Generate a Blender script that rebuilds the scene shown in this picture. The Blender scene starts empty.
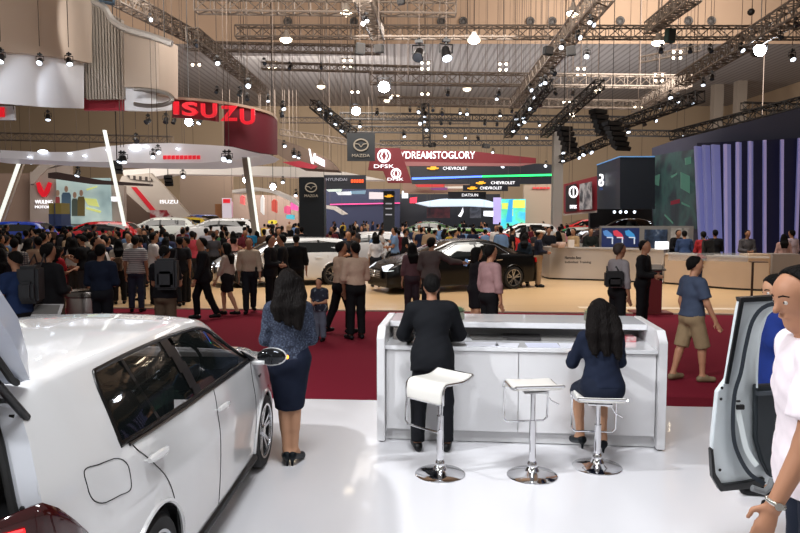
import bpy, bmesh, math, random
import numpy as np
from mathutils import Vector, Matrix
random.seed(7)
SC = bpy.context.scene
COL = SC.collection
PI = math.pi

# ---------------------------------------------------------------- camera
FPX, CAMH, HORY = 690.0, 2.15, 215.0
PITCH = math.atan((266.5 - HORY) / FPX)
cd = bpy.data.cameras.new('camera')
cam = bpy.data.objects.new('camera', cd); COL.objects.link(cam)
cd.sensor_width = 36.0; cd.lens = FPX / 800 * 36.0; cd.clip_end = 400
cam.location = (0, 0, CAMH); cam.rotation_euler = (PI / 2 - PITCH, 0, 0)
SC.camera = cam

def ray(u, v):
    a = (u - 400) / FPX; b = (266.5 - v) / FPX
    return Vector((a, math.cos(PITCH) + b * math.sin(PITCH), b * math.cos(PITCH) - math.sin(PITCH)))
def G(u, v, z=0.0):                      # a point of the photo taken down to the height z
    r = ray(u, v); t = (z - CAMH) / r.z
    return Vector((0, 0, CAMH)) + r * t
def P(u, v, Y):                          # a point of the photo at the distance Y
    r = ray(u, v); return Vector((0, 0, CAMH)) + r * (Y / r.y)

# ---------------------------------------------------------------- world, lights, exposure
vs = SC.view_settings
vs.view_transform = 'Standard'; vs.look = 'None'; vs.gamma = 1; vs.use_curve_mapping = False
vs.exposure = 0.12
w = bpy.data.worlds.new('hall_air'); SC.world = w; w.use_nodes = True
bg = w.node_tree.nodes['Background']
bg.inputs[0].default_value = (1.0, 0.93, 0.87, 1); bg.inputs[1].default_value = 0.22

def area(name, loc, target, size, power, color=(1, 1, 1), sy=None, spread=PI):
    d = bpy.data.lights.new(name, 'AREA'); d.energy = power; d.color = color
    d.shape = 'RECTANGLE' if sy else 'SQUARE'; d.size = size
    if sy: d.size_y = sy
    d.spread = spread
    o = bpy.data.objects.new(name, d); COL.objects.link(o); o.location = loc
    o.rotation_euler = (Vector(target) - Vector(loc)).to_track_quat('-Z', 'Y').to_euler()
    return o
def spot(name, loc, target, power, angle, color=(1, 1, 1), rad=.15, blend=.4):
    d = bpy.data.lights.new(name, 'SPOT'); d.energy = power; d.color = color
    d.spot_size = math.radians(angle); d.shadow_soft_size = rad; d.spot_blend = blend
    o = bpy.data.objects.new(name, d); COL.objects.link(o); o.location = loc
    o.rotation_euler = (Vector(target) - Vector(loc)).to_track_quat('-Z', 'Y').to_euler()
    return o
area('stage_wash_light', (0.5, 2.5, 8.5), (0.6, 5.0, 0), 3.0, 190, (.95, .97, 1), 1.6, spread=math.radians(115))
spot('stage_key_spot', (-6.5, 3.2, 6.5), (1.0, 6.0, 0), 2100, 64, (.97, .98, 1), .12)
spot('stage_left_spot', (-5.5, -1.0, 6.5), (-1.8, 4.6, 1.0), 850, 62, (.95, .97, 1), .2)
spot('stage_front_spot', (3.0, -2.0, 6.0), (2.0, 5.5, 0), 250, 70, (.96, .97, 1), .2)
for _i, (_u, _v, _Y) in enumerate(((2, 60, 16.6), (40, 63, 18.4), (69, 63, 20.2), (110, 20, 20), (20, 12, 14))):
    _p = P(_u, _v, _Y); spot('ring_and_fill_spot', _p, P(_u + 4, _v + (40 if _i < 3 else 20), _Y + (2.0 if _i < 3 else 5)), (90, 90, 90, 420, 420)[_i], 75, (.88, .93, 1) if _i < 3 else (1, .95, .9), .08)  # first three sit at the ring lamps, last two are added fill
area('wood_stage_light_left', (-4, 19, 9.5), (-3.5, 19, 0), 5, 330, (1, .95, .88), 3, spread=math.radians(100))
area('wood_stage_light_right', (6, 19, 9.5), (6, 19, 0), 6, 420, (1, .95, .88), 3, spread=math.radians(100))
area('crowd_light_left', (-14, 30, 12), (-14, 32, 0), 8, 800, (1, .93, .86))
area('crowd_light_middle', (2, 38, 12), (2, 40, 0), 9, 1400, (1, .93, .86))
area('hall_light_far', (-8, 60, 14), (-8, 66, 6), 14, 8200, (1, .93, .84))
area('hall_fill_right', (18, 45, 14), (20, 60, 10), 12, 4200, (1, .93, .86))  # added fill for the right side, not a fixture of the hall
area('hall_light_near', (0, 22, 14), (0, 50, 20), 12, 4300, (1, .93, .86))
area('ceiling_fill_far', (6, 64, 6), (6, 68, 17), 34, 2300, (1, .95, .92), 14)  # added light facing up, only there to brighten the grey ceiling
area('ceiling_fill_left', (-24, 44, 9), (-24, 60, 16), 14, 1300, (1, .94, .88), 8)  # second added upward fill, brightens bulkhead and ceiling at left

# ---------------------------------------------------------------- materials
def lin(c):
    c = c / 255.0
    return c / 12.92 if c <= .04045 else ((c + .055) / 1.055) ** 2.4
MATS = {}
def mat(name, rgb, rough=.5, metal=0, emit=0, ergb=None, coat=0, noise=0, nscale=20, bump=0, alpha=1, trans=0, spec=.5):
    if name in MATS: return MATS[name]
    m = bpy.data.materials.new(name); m.use_nodes = True
    nt = m.node_tree; b = nt.nodes['Principled BSDF']
    c = (lin(rgb[0]), lin(rgb[1]), lin(rgb[2]), 1)
    b.inputs['Base Color'].default_value = c
    b.inputs['Roughness'].default_value = rough; b.inputs['Metallic'].default_value = metal
    b.inputs['Specular IOR Level'].default_value = spec
    if coat: b.inputs['Coat Weight'].default_value = coat; b.inputs['Coat Roughness'].default_value = .04
    if emit:
        e = ergb or rgb
        b.inputs['Emission Color'].default_value = (lin(e[0]), lin(e[1]), lin(e[2]), 1)
        b.inputs['Emission Strength'].default_value = emit
    if alpha < 1: b.inputs['Alpha'].default_value = alpha
    if trans: b.inputs['Transmission Weight'].default_value = trans
    if noise or bump:
        tc = nt.nodes.new('ShaderNodeTexCoord'); n = nt.nodes.new('ShaderNodeTexNoise')
        n.inputs['Scale'].default_value = nscale; n.inputs['Detail'].default_value = 4
        nt.links.new(tc.outputs['Object'], n.inputs['Vector'])
        if noise:
            r = nt.nodes.new('ShaderNodeMapRange')
            r.inputs['To Min'].default_value = 1 - noise; r.inputs['To Max'].default_value = 1 + noise
            nt.links.new(n.outputs['Fac'], r.inputs['Value'])
            mx = nt.nodes.new('ShaderNodeMix'); mx.data_type = 'RGBA'; mx.blend_type = 'MULTIPLY'
            mx.inputs[0].default_value = 1; mx.inputs[6].default_value = c
            nt.links.new(r.outputs[0], mx.inputs[7]); nt.links.new(mx.outputs[2], b.inputs['Base Color'])
        if bump:
            bp = nt.nodes.new('ShaderNodeBump'); bp.inputs['Strength'].default_value = bump
            nt.links.new(n.outputs['Fac'], bp.inputs['Height']); nt.links.new(bp.outputs[0], b.inputs['Normal'])
    m.diffuse_color = c
    MATS[name] = m
    return m
def stripes(name, rgb, rgb2, scale, axis=0, thin=.08, rough=.6, metal=0, coat=0):
    """thin lines of a second colour: panel joints, corrugation, shirt checks"""
    if name in MATS: return MATS[name]
    m = mat(name, rgb, rough, metal, coat=coat); nt = m.node_tree; b = nt.nodes['Principled BSDF']
    tc = nt.nodes.new('ShaderNodeTexCoord'); sp = nt.nodes.new('ShaderNodeSeparateXYZ')
    nt.links.new(tc.outputs['Object'], sp.inputs[0])
    axes = axis if isinstance(axis, tuple) else (axis,); last = None
    for a in axes:
        mu = nt.nodes.new('ShaderNodeMath'); mu.operation = 'MULTIPLY'; mu.inputs[1].default_value = scale
        fr = nt.nodes.new('ShaderNodeMath'); fr.operation = 'FRACT'
        lt = nt.nodes.new('ShaderNodeMath'); lt.operation = 'LESS_THAN'; lt.inputs[1].default_value = thin
        nt.links.new(sp.outputs[a], mu.inputs[0]); nt.links.new(mu.outputs[0], fr.inputs[0]); nt.links.new(fr.outputs[0], lt.inputs[0])
        if last:
            mm = nt.nodes.new('ShaderNodeMath'); mm.operation = 'MAXIMUM'
            nt.links.new(last.outputs[0], mm.inputs[0]); nt.links.new(lt.outputs[0], mm.inputs[1]); last = mm
        else: last = lt
    mx = nt.nodes.new('ShaderNodeMix'); mx.data_type = 'RGBA'
    mx.inputs[6].default_value = (lin(rgb[0]), lin(rgb[1]), lin(rgb[2]), 1)
    mx.inputs[7].default_value = (lin(rgb2[0]), lin(rgb2[1]), lin(rgb2[2]), 1)
    nt.links.new(last.outputs[0], mx.inputs[0]); nt.links.new(mx.outputs[2], b.inputs['Base Color'])
    return m
def blobs(name, cols, scale, rough=.4, emit=0):
    """procedural picture of soft coloured patches, for the video screens"""
    if name in MATS: return MATS[name]
    m = mat(name, cols[0], rough); nt = m.node_tree; b = nt.nodes['Principled BSDF']
    tc = nt.nodes.new('ShaderNodeTexCoord'); n = nt.nodes.new('ShaderNodeTexNoise')
    n.inputs['Scale'].default_value = scale; n.inputs['Detail'].default_value = 3
    cr = nt.nodes.new('ShaderNodeValToRGB'); el = cr.color_ramp.elements
    k = len(cols)
    for i, c in enumerate(cols):
        pos = .3 + .4 * i / max(1, k - 1)
        e = el[i] if i < 2 else el.new(pos)
        e.position = pos; e.color = (lin(c[0]), lin(c[1]), lin(c[2]), 1)
    nt.links.new(tc.outputs['Object'], n.inputs['Vector']); nt.links.new(n.outputs['Fac'], cr.inputs[0])
    nt.links.new(cr.outputs[0], b.inputs['Base Color'])
    if emit:
        nt.links.new(cr.outputs[0], b.inputs['Emission Color']); b.inputs['Emission Strength'].default_value = emit
    return m

WHITE = mat('white_gloss_paint', (235, 236, 238), .25, coat=.5)
WALLW = mat('white_panel', (214, 208, 204), .5)
CHROME = mat('chrome', (225, 225, 228), .08, 1)
STEEL = mat('brushed_steel', (170, 165, 160), .32, 1)
BLACK = mat('black_plastic', (14, 14, 16), .35)
RUBBER = mat('black_rubber', (12, 12, 13), .7)
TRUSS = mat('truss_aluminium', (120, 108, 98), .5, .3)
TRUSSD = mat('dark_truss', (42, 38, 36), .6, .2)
GLASSD = mat('dark_glass', (10, 13, 15), .04, 0, spec=.8)
REDM = mat('deep_red_fabric', (98, 20, 36), .7)
LAMP = mat('lit_lamp_lens', (255, 255, 255), .3, 0, 3, (225, 238, 255))
LAMPW = mat('warm_lamp_lens', (255, 240, 215), .3, 0, 14, (255, 236, 205))
STAR = mat('bright_lamp_lens', (255, 255, 255), .3, 0, 60, (240, 246, 255))

# ---------------------------------------------------------------- mesh building
class MB:
    def __init__(s): s.v = []; s.f = []; s.m = []
    def add(s, vs_, fs, mi=0):
        n = len(s.v); s.v += [tuple(v) for v in vs_]; s.f += [tuple(i + n for i in f) for f in fs]; s.m += [mi] * len(fs)
        return s
    def box(s, c, d, rot=None, mi=0):
        R = rot if rot is not None else Matrix.Identity(3)
        c = Vector(c); hx, hy, hz = d[0] / 2, d[1] / 2, d[2] / 2
        vv = [c + R @ Vector((x * hx, y * hy, z * hz)) for x in (-1, 1) for y in (-1, 1) for z in (-1, 1)]
        return s.add(vv, [(0, 1, 3, 2), (4, 6, 7, 5), (0, 4, 5, 1), (2, 3, 7, 6), (0, 2, 6, 4), (1, 5, 7, 3)], mi)
    def cyl(s, a, b, r, r2=None, n=10, mi=0, caps=True):
        a = Vector(a); b = Vector(b); r2 = r if r2 is None else r2
        d = (b - a).normalized(); x = d.orthogonal().normalized(); y = d.cross(x)
        vv = [a + (x * math.cos(2 * PI * i / n) + y * math.sin(2 * PI * i / n)) * r for i in range(n)]
        vv += [b + (x * math.cos(2 * PI * i / n) + y * math.sin(2 * PI * i / n)) * r2 for i in range(n)]
        ff = [(i, (i + 1) % n, n + (i + 1) % n, n + i) for i in range(n)]
        if caps: ff += [tuple(reversed(range(n))), tuple(range(n, 2 * n))]
        return s.add(vv, ff, mi)
    def tube(s, pts, r, n=8, mi=0, closed=False):
        pts = [Vector(p) for p in pts]; k = len(pts); rr = r if isinstance(r, (list, tuple)) else [r] * k
        vv = []; up = None
        for i, p in enumerate(pts):
            d = (pts[(i + 1) % k] - pts[i - 1]) if closed else (pts[min(i + 1, k - 1)] - pts[max(i - 1, 0)])
            d.normalize()
            if up is None: up = d.orthogonal().normalized()
            up = (up - d * up.dot(d)).normalized(); sd = d.cross(up)
            vv += [p + (up * math.cos(2 * PI * j / n) + sd * math.sin(2 * PI * j / n)) * rr[i] for j in range(n)]
        ff = []
        for i in range(k if closed else k - 1):
            i2 = (i + 1) % k
            ff += [(i * n + j, i * n + (j + 1) % n, i2 * n + (j + 1) % n, i2 * n + j) for j in range(n)]
        if not closed: ff += [tuple(reversed(range(n))), tuple(range((k - 1) * n, k * n))]
        return s.add(vv, ff, mi)
    def lathe(s, prof, c=(0, 0, 0), n=32, mi=0, axis='z', caps=True):
        c = Vector(c); vv = []
        for r, z in prof:
            for i in range(n):
                a = 2 * PI * i / n; x, y = r * math.cos(a), r * math.sin(a)
                vv.append(c + (Vector((x, y, z)) if axis == 'z' else Vector((z, x, y))))
        k = len(prof); ff = [(i * n + j, i * n + (j + 1) % n, (i + 1) * n + (j + 1) % n, (i + 1) * n + j) for i in range(k - 1) for j in range(n)]
        if caps: ff += [tuple(reversed(range(n))), tuple(range((k - 1) * n, k * n))]
        return s.add(vv, ff, mi)
    def sphere(s, c, r, n=12, mi=0, sc=(1, 1, 1)):
        c = Vector(c); m = max(4, n // 2); vv = []
        for i in range(m + 1):
            t = PI * i / m
            for j in range(n):
                a = 2 * PI * j / n
                vv.append(c + Vector((r * sc[0] * math.sin(t) * math.cos(a), r * sc[1] * math.sin(t) * math.sin(a), r * sc[2] * math.cos(t))))
        return s.add(vv, [(i * n + j, (i + 1) * n + j, (i + 1) * n + (j + 1) % n, i * n + (j + 1) % n) for i in range(m) for j in range(n)], mi)
    def prism(s, poly, thick, mi=0):        # poly of 3D points, thick a vector
        poly = [Vector(p) for p in poly]; t = Vector(thick); n = len(poly)
        return s.add(poly + [p + t for p in poly], [tuple(range(n)), tuple(reversed(range(n, 2 * n)))] + [(i, i + n, (i + 1) % n + n, (i + 1) % n) for i in range(n)], mi)
    def grid(s, rows, mi=0):
        n = len(rows[0]); vv = [p for r in rows for p in r]
        return s.add(vv, [(i * n + j, i * n + j + 1, (i + 1) * n + j + 1, (i + 1) * n + j) for i in range(len(rows) - 1) for j in range(n - 1)], mi)
    def build(s, name, m=None, parent=None, smooth=False, bevel=0, loc=None, rot=None, fixn=True, solid=0):
        me = bpy.data.meshes.new(name); me.from_pydata(s.v, [], s.f)
        ms = m if isinstance(m, (list, tuple)) else [m]
        for x in ms: me.materials.append(x)
        if len(ms) > 1: me.polygons.foreach_set('material_index', s.m)
        if fixn:
            bm = bmesh.new(); bm.from_mesh(me); bmesh.ops.recalc_face_normals(bm, faces=bm.faces)
            if bevel: bmesh.ops.bevel(bm, geom=bm.edges[:], offset=bevel, segments=2, affect='EDGES', clamp_overlap=True)
            bm.to_mesh(me); bm.free()
        if smooth:
            me.polygons.foreach_set('use_smooth', [True] * len(me.polygons))
            if smooth != 'all':
                try: me.set_sharp_from_angle(angle=math.radians(38))
                except Exception: pass
        me.update()
        o = bpy.data.objects.new(name, me); COL.objects.link(o)
        if parent: o.parent = parent
        if loc: o.location = loc
        if rot: o.rotation_euler = rot
        if solid:
            md = o.modifiers.new('thickness', 'SOLIDIFY'); md.thickness = solid; md.offset = 0
        return o
def tag(o, label, cat, group=None, kind=None):
    o['label'] = label; o['category'] = cat
    if group: o['group'] = group
    if kind: o['kind'] = kind
    return o
def thing(name, label, cat, loc=(0, 0, 0), rz=0, group=None):
    o = bpy.data.objects.new(name, None); COL.objects.link(o); o.empty_display_size = .2
    o.location = loc; o.rotation_euler = (0, 0, rz)
    return tag(o, label, cat, group)
def struct(o): o['kind'] = 'structure'; return o
KIDS = {}
def copy_tree(o, parent=None, over=None):
    c = o.copy(); COL.objects.link(c)
    if parent: c.parent = parent
    for ch in o.children:
        copy_tree(ch, c, over)
    return c
def text(body, name, m, parent, loc, width=None, height=None, rot=(PI / 2, 0, 0), ext=.01, align='CENTER', bold=0):
    cu = bpy.data.curves.new(name, 'FONT'); cu.body = body; cu.align_x = align; cu.align_y = 'CENTER'; cu.extrude = ext; cu.offset = bold; cu.resolution_u = 3
    t = bpy.data.objects.new(name, cu); COL.objects.link(t)
    dg = bpy.context.evaluated_depsgraph_get(); me = bpy.data.meshes.new_from_object(t.evaluated_get(dg))
    bpy.data.objects.remove(t)
    xs = [v.co.x for v in me.vertices]; ys = [v.co.y for v in me.vertices]
    wx = max(xs) - min(xs); hy = max(ys) - min(ys); cx = (max(xs) + min(xs)) / 2; cy = (max(ys) + min(ys)) / 2
    sx = width / wx if width else None; sy = height / hy if height else None
    sx = sx or sy; sy = sy or sx
    for v in me.vertices: v.co.x = (v.co.x - cx) * sx; v.co.y = (v.co.y - cy) * sy
    me.materials.clear(); me.materials.append(m)
    o = bpy.data.objects.new(name, me); COL.objects.link(o); o.parent = parent; o.location = loc; o.rotation_euler = rot
    return o
rodm = mat('thin_rod', (96, 84, 76), .6, .3)
def ceil_at(p):
    return 16.4 if p.y > 58.2 else 27.0 if p.y < 54.5 else 16.2 + (58 - p.y) * 3.5
def hang(parent, top=None, r=.012, off=(0, 0, 0)):
    p = Vector(parent.location); c = MB(); c.cyl((off[0], off[1], off[2]), (off[0], off[1], (top or ceil_at(p)) - p.z), r, n=4); o = c.build('hanging_cable', rodm, parent)
    o.matrix_parent_inverse = Matrix.LocRotScale(None, parent.rotation_euler, parent.scale).inverted(); return o
# ---------------------------------------------------------------- continuous surfaces from rounded limbs
def snets(D, org, h):
    ins = D < 0
    nx, ny, nz = D.shape
    acc = np.zeros((nx - 1, ny - 1, nz - 1, 3)); cnt = np.zeros((nx - 1, ny - 1, nz - 1))
    corners = [(i, j, k) for i in (0, 1) for j in (0, 1) for k in (0, 1)]
    def sub(A, c): return A[c[0]:nx - 1 + c[0], c[1]:ny - 1 + c[1], c[2]:nz - 1 + c[2]]
    for a in corners:
        for ax in range(3):
            if a[ax]: continue
            b = list(a); b[ax] = 1
            da, db = sub(D, a), sub(D, b); mk = (da < 0) != (db < 0)
            t = np.where(mk, da / np.where(mk, da - db, 1), 0)
            for q in range(3):
                acc[..., q] += np.where(mk, a[q] + (t if q == ax else 0), 0)
            cnt += mk
    act = cnt > 0; idx = -np.ones(act.shape, int); ids = np.argwhere(act); idx[act] = np.arange(len(ids))
    V = (ids + acc[act] / cnt[act][:, None]) * h + np.array(org)
    F = []
    for ax in range(3):
        o1, o2 = [(1, 2), (2, 0), (0, 1)][ax]
        sl = [slice(None)] * 3; s2 = [slice(None)] * 3; sl[ax] = slice(0, -1); s2[ax] = slice(1, None)
        for o in (o1, o2): sl[o] = slice(1, -1); s2[o] = slice(1, -1)
        A = ins[tuple(sl)]; B = ins[tuple(s2)]
        e = np.argwhere(A != B); fl = A[A != B]
        if not len(e): continue
        base = e.copy(); base[:, o1] += 1; base[:, o2] += 1
        def g(d1, d2):
            q = base.copy(); q[:, o1] -= d1; q[:, o2] -= d2; return idx[q[:, 0], q[:, 1], q[:, 2]]
        q = np.stack([g(1, 1), g(0, 1), g(0, 0), g(1, 0)], 1)
        q[~fl] = q[~fl][:, ::-1]
        F.append(q)
    return V, np.concatenate(F)

class Prim:
    def __init__(s, a, b, ra, rb=None, fd=None, flat=1.0, k=.03, end=None, g=0):
        s.a = np.array(a, float); s.b = np.array(b, float); s.ra = ra; s.rb = ra if rb is None else rb
        s.fd = None if fd is None else np.array(fd, float) / np.linalg.norm(fd); s.flat = flat; s.k = k; s.end = end; s.g = g
    def d(s, X, off=0):
        ab = s.b - s.a; L = max(ab @ ab, 1e-9); q = X - s.a
        t = np.clip((q @ ab) / L, 0, 1); q = q - t[..., None] * ab
        ra, rb = s.ra + off, s.rb + off
        r = ra + (rb - ra) * t; m = 1
        if s.fd is not None:
            fl = (s.flat * s.ra + off) / ra
            c = q @ s.fd; q = q + np.multiply.outer(c * (1 / fl - 1), s.fd); m = min(1, fl) if fl < 1 else 1
        d = (np.sqrt((q * q).sum(-1)) - r) * m
        if s.end is not None: d = np.maximum(d, ((X - s.b) @ (ab / math.sqrt(L))) - s.end)
        return d
def field(prims, h, off=0, clips=(), wob=0):
    R = [max(p.ra, p.rb) * max(1, p.flat) + off + .05 for p in prims]
    lo = np.min([np.minimum(p.a, p.b) - r for p, r in zip(prims, R)], 0) - h; hi = np.max([np.maximum(p.a, p.b) + r for p, r in zip(prims, R)], 0) + h
    n = np.ceil((hi - lo) / h).astype(int) + 1
    D = np.full(n, 1.0); ID = np.zeros(n, np.int8)
    for p, r in zip(prims, R):
        i0 = np.maximum(((np.minimum(p.a, p.b) - r - lo) / h).astype(int), 0); i1 = np.minimum(((np.maximum(p.a, p.b) + r - lo) / h).astype(int) + 2, n)
        ax = [lo[i] + h * np.arange(i0[i], i1[i]) for i in range(3)]
        X = np.stack(np.meshgrid(*ax, indexing='ij'), -1); sl = tuple(slice(a, b) for a, b in zip(i0, i1))
        d = p.d(X, off); o = D[sl]; ID[sl] = np.where(d < o, p.g, ID[sl])
        hh = np.maximum(p.k - np.abs(d - o), 0) / p.k
        D[sl] = np.minimum(d, o) - hh * hh * p.k / 4
    if clips or wob:
        ax = [lo[i] + h * np.arange(n[i]) for i in range(3)]; X = np.stack(np.meshgrid(*ax, indexing='ij'), -1)
        if wob: D += wob * (np.sin(X[..., 2] * 38 + X[..., 0] * 17) * np.sin(X[..., 0] * 31 + 1 + X[..., 1] * 23) + .6 * np.sin(X[..., 2] * 71 - X[..., 0] * 40 + X[..., 1] * 33))
        for c in clips: D = np.maximum(D, c(X))
    return D, lo, ID
def to_mesh(name, V, F, mats, mi=None):
    me = bpy.data.meshes.new(name); me.vertices.add(len(V)); me.vertices.foreach_set('co', V.ravel())
    me.loops.add(len(F) * 4); me.loops.foreach_set('vertex_index', F.ravel()); me.polygons.add(len(F))
    me.polygons.foreach_set('loop_start', np.arange(len(F)) * 4); me.polygons.foreach_set('loop_total', np.full(len(F), 4))
    for m in mats: me.materials.append(m)
    if mi is not None: me.polygons.foreach_set('material_index', mi)
    me.update(calc_edges=True); me.validate(); me.polygons.foreach_set('use_smooth', [True] * len(me.polygons)); return me
def mesh_of(name, prims, h, mats, off=0, clips=(), wob=0):
    D, lo, ID = field(prims, h, off, clips, wob)
    V, F = snets(D, lo, h); return to_mesh(name, V, F, mats)

def nrm(v): v = np.array(v, float); return v / np.linalg.norm(v)
def rotx(v, a): c, s = math.cos(a), math.sin(a); return np.array([v[0], v[1] * c + v[2] * s, -v[1] * s + v[2] * c])
def rotz(v, a): c, s = math.cos(a), math.sin(a); return np.array([v[0] * c - v[1] * s, v[0] * s + v[1] * c, v[2]])

def body(P):
    """limbs of one figure; x right, y forward, z up; returns dict of primitive lists"""
    s = P.get('h', 1.7) / 1.70; f = P.get('sex', 'm') == 'f'; fat = P.get('fat', 1.0)
    lean = P.get('lean', 0.0); twist = P.get('twist', 0.0)
    seat = P.get('seat', None)
    pel = np.array([0, 0, .93 * s if seat is None else seat + .12 * s])
    def T(x, y, z):                        # torso frame (measured from pelvis) -> body
        return pel + rotx(rotz(np.array([x, y, z]) * s, twist), lean)
    up = rotx(np.array([0, 0, 1.]), lean); fw = rotx(rotz(np.array([0, 1., 0]), twist), lean)
    sh = .160 if f else .180
    tor = [Prim(T(-.055, 0, -.02), T(.055, 0, -.02), .115 * s * fat, fd=fw, flat=.95, k=.05),
           Prim(T(-.045, .005, .10), T(.045, .005, .10), .098 * s * fat, fd=fw, flat=.95, k=.06),
           Prim(T(-.06, 0, .30), T(.06, 0, .30), (.092 if f else .102) * s * fat, fd=fw, flat=1.0, k=.07),
           Prim(T(-sh + .055, -.005, .43), T(sh - .055, -.005, .43), .062 * s, fd=fw, flat=1, k=.05),
           Prim(T(0, 0, .0), T(0, .0, .36), .11 * s * fat, fd=fw, flat=.92, k=.05),
           Prim(T(-.05, -.055, -.06), T(.05, -.055, -.06), .085 * s * fat, k=.04)]
    if f: tor += [Prim(T(x, .075, .30), T(x, .08, .29), .052 * s, k=.04) for x in (-.07, .07)]
    if fat > 1.08: tor += [Prim(T(0, .06, .08), T(0, .05, .14), .10 * s * fat, k=.05)]
    neck = [Prim(T(0, -.01, .44), T(0, .01, .55), .054 * s if not f else .046 * s, .05 * s if not f else .043 * s, k=.03)]
    # head
    hy, hp = P.get('head', (0, 0)); hc = T(0, .02, .655)
    def Hd(x, y, z):
        v = rotz(rotx(np.array([x, y, z]) * s * P.get('hs', 1.0), hp), hy); return hc + v
    hf = rotz(rotx(np.array([0, 1., 0]), hp), hy); hx = rotz(np.array([1., 0, 0]), hy)
    head = [Prim(Hd(0, -.025, .022), Hd(0, .015, .022), .088 * s, fd=hx, flat=.86, k=.03),
            Prim(Hd(0, .03, -.045), Hd(0, .038, -.07), .058 * s, .044 * s, fd=hx, flat=1.0, k=.035),
            Prim(Hd(0, .055, -.098), Hd(0, .06, -.1), .022 * s, k=.03),
            Prim(Hd(0, .092, .014), Hd(0, .116, -.026), .008 * s, .0135 * s, k=.014),
            Prim(Hd(-.018, .090, -.058), Hd(.018, .090, -.058), .0095 * s, k=.010)]
    for x in (-1, 1):
        head.append(Prim(Hd(x * .074, -.008, .012), Hd(x * .074, -.004, -.03), .017 * s, .011 * s, fd=hx, flat=.5, k=.006))
    out = {'tor': tor, 'neck': neck, 'head': head, 'Hd': Hd, 'hf': hf, 'hx': hx, 's': s, 'T': T, 'up': up, 'fw': fw, 'pel': pel, 'fem': f}
    skin = []; slv = []; hands = []; legs = []; feet = []; knees = []
    ar = (.036 if f else .044) * s
    for sd, key in ((-1, 'armL'), (1, 'armR')):
        du, df = P.get(key, ((sd * .18, 0, -1), (sd * .05, .12, -1)))[:2]
        S = T(sd * sh, 0, .425); E = S + nrm(du) * .285 * s; W = E + nrm(df) * .25 * s
        skin += [Prim(S, E, ar * 1.18, ar * .95, k=.03), Prim(E, W, ar * .95, ar * .62, k=.02)]
        slv.append((S, E, W, ar))
        hd = nrm(P[key][2]) if key in P and len(P[key]) > 2 else nrm(df)
        side = nrm(np.cross(hd, (sd, 0.01, .3)))  # forward direction of the palm
        pn = nrm(np.cross(hd, side))
        fr = max(.0085 * s, P.get('vox', .015) * .62)
        K = W + hd * .085 * s
        hands.append(Prim(W + hd * .01 * s, K, .026 * s, .036 * s, fd=pn, flat=.5, k=.012))
        curl = nrm(hd * .75 - sd * pn * .5) if not P.get('fist') else nrm(hd * .3 - sd * pn)
        for i, (o, l) in enumerate(((-.028, .06), (-.0095, .075), (.0095, .082), (.028, .072))):
            a = K + side * o * s * 1.0; m = a + hd * l * .55 * s; e = m + curl * l * .5 * s
            hands += [Prim(a, m, fr, k=.004), Prim(m, e, fr, fr * .9, k=.004)]
        a = W + hd * .02 * s + side * .025 * s; m = a + (hd * .6 + side * .7) * .045 * s; e = m + (hd * .95 + side * .1) * .035 * s
        hands += [Prim(a, m, fr * 1.25, k=.012), Prim(m, e, fr * 1.1, fr, k=.004)]
        out['hand' + key[-1]] = W + hd * .10 * s; out['wrist' + key[-1]] = (W, nrm(W - E))
    lr = (.072 if not f else .075) * s * fat
    heel = P.get('heel', 0) * s
    for sd, key in ((-1, 'legL'), (1, 'legR')):
        dt, ds = P.get(key, ((sd * .03, 0, -1), (sd * .02, -.03, -1)))[:2]
        Hh = pel + np.array([sd * .085 * s, 0, -.03 * s]); Kn = Hh + nrm(dt) * .42 * s; An = Kn + nrm(ds) * (.40) * s
        legs.append((Hh, Kn, An, lr))
        skin += [Prim(Hh, Kn, lr * 1.12, lr * .74, k=.03), Prim(Kn, An, lr * .72, lr * .48, k=.03),
                 Prim(Kn + nrm(ds) * .08 * s + np.array([0, -.018 * s, 0]), Kn + nrm(ds) * .2 * s + np.array([0, -.01, 0]), lr * .62, lr * .5, k=.03)]
        fd = np.array(P.get('toe' + key[-1], (sd * .2, 1, 0)), float); fd = nrm(fd)
        pt = P.get('point' + key[-1], 0); tz = -.045 * s - heel
        t0 = An + np.array([0, 0, -.03 * s]); hb = An - fd * .035 * s + np.array([0, 0, -.04 * s])
        toe = An + fd * .15 * s + np.array([0, 0, tz - pt]); mid = An + fd * .05 * s + np.array([0, 0, -.02 * s - heel * .3])
        feet += [(hb, toe, mid, An, fd)]
    for hb, toe, mid, An, fd in feet:
        skin += [Prim(hb, toe, .033 * s, .026 * s, k=.02), Prim(An, mid, .036 * s, .034 * s, k=.02)]
    out.update(skin=skin, slv=slv, hands=hands, legs=legs, feet=feet, heel=heel)
    return out

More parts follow.
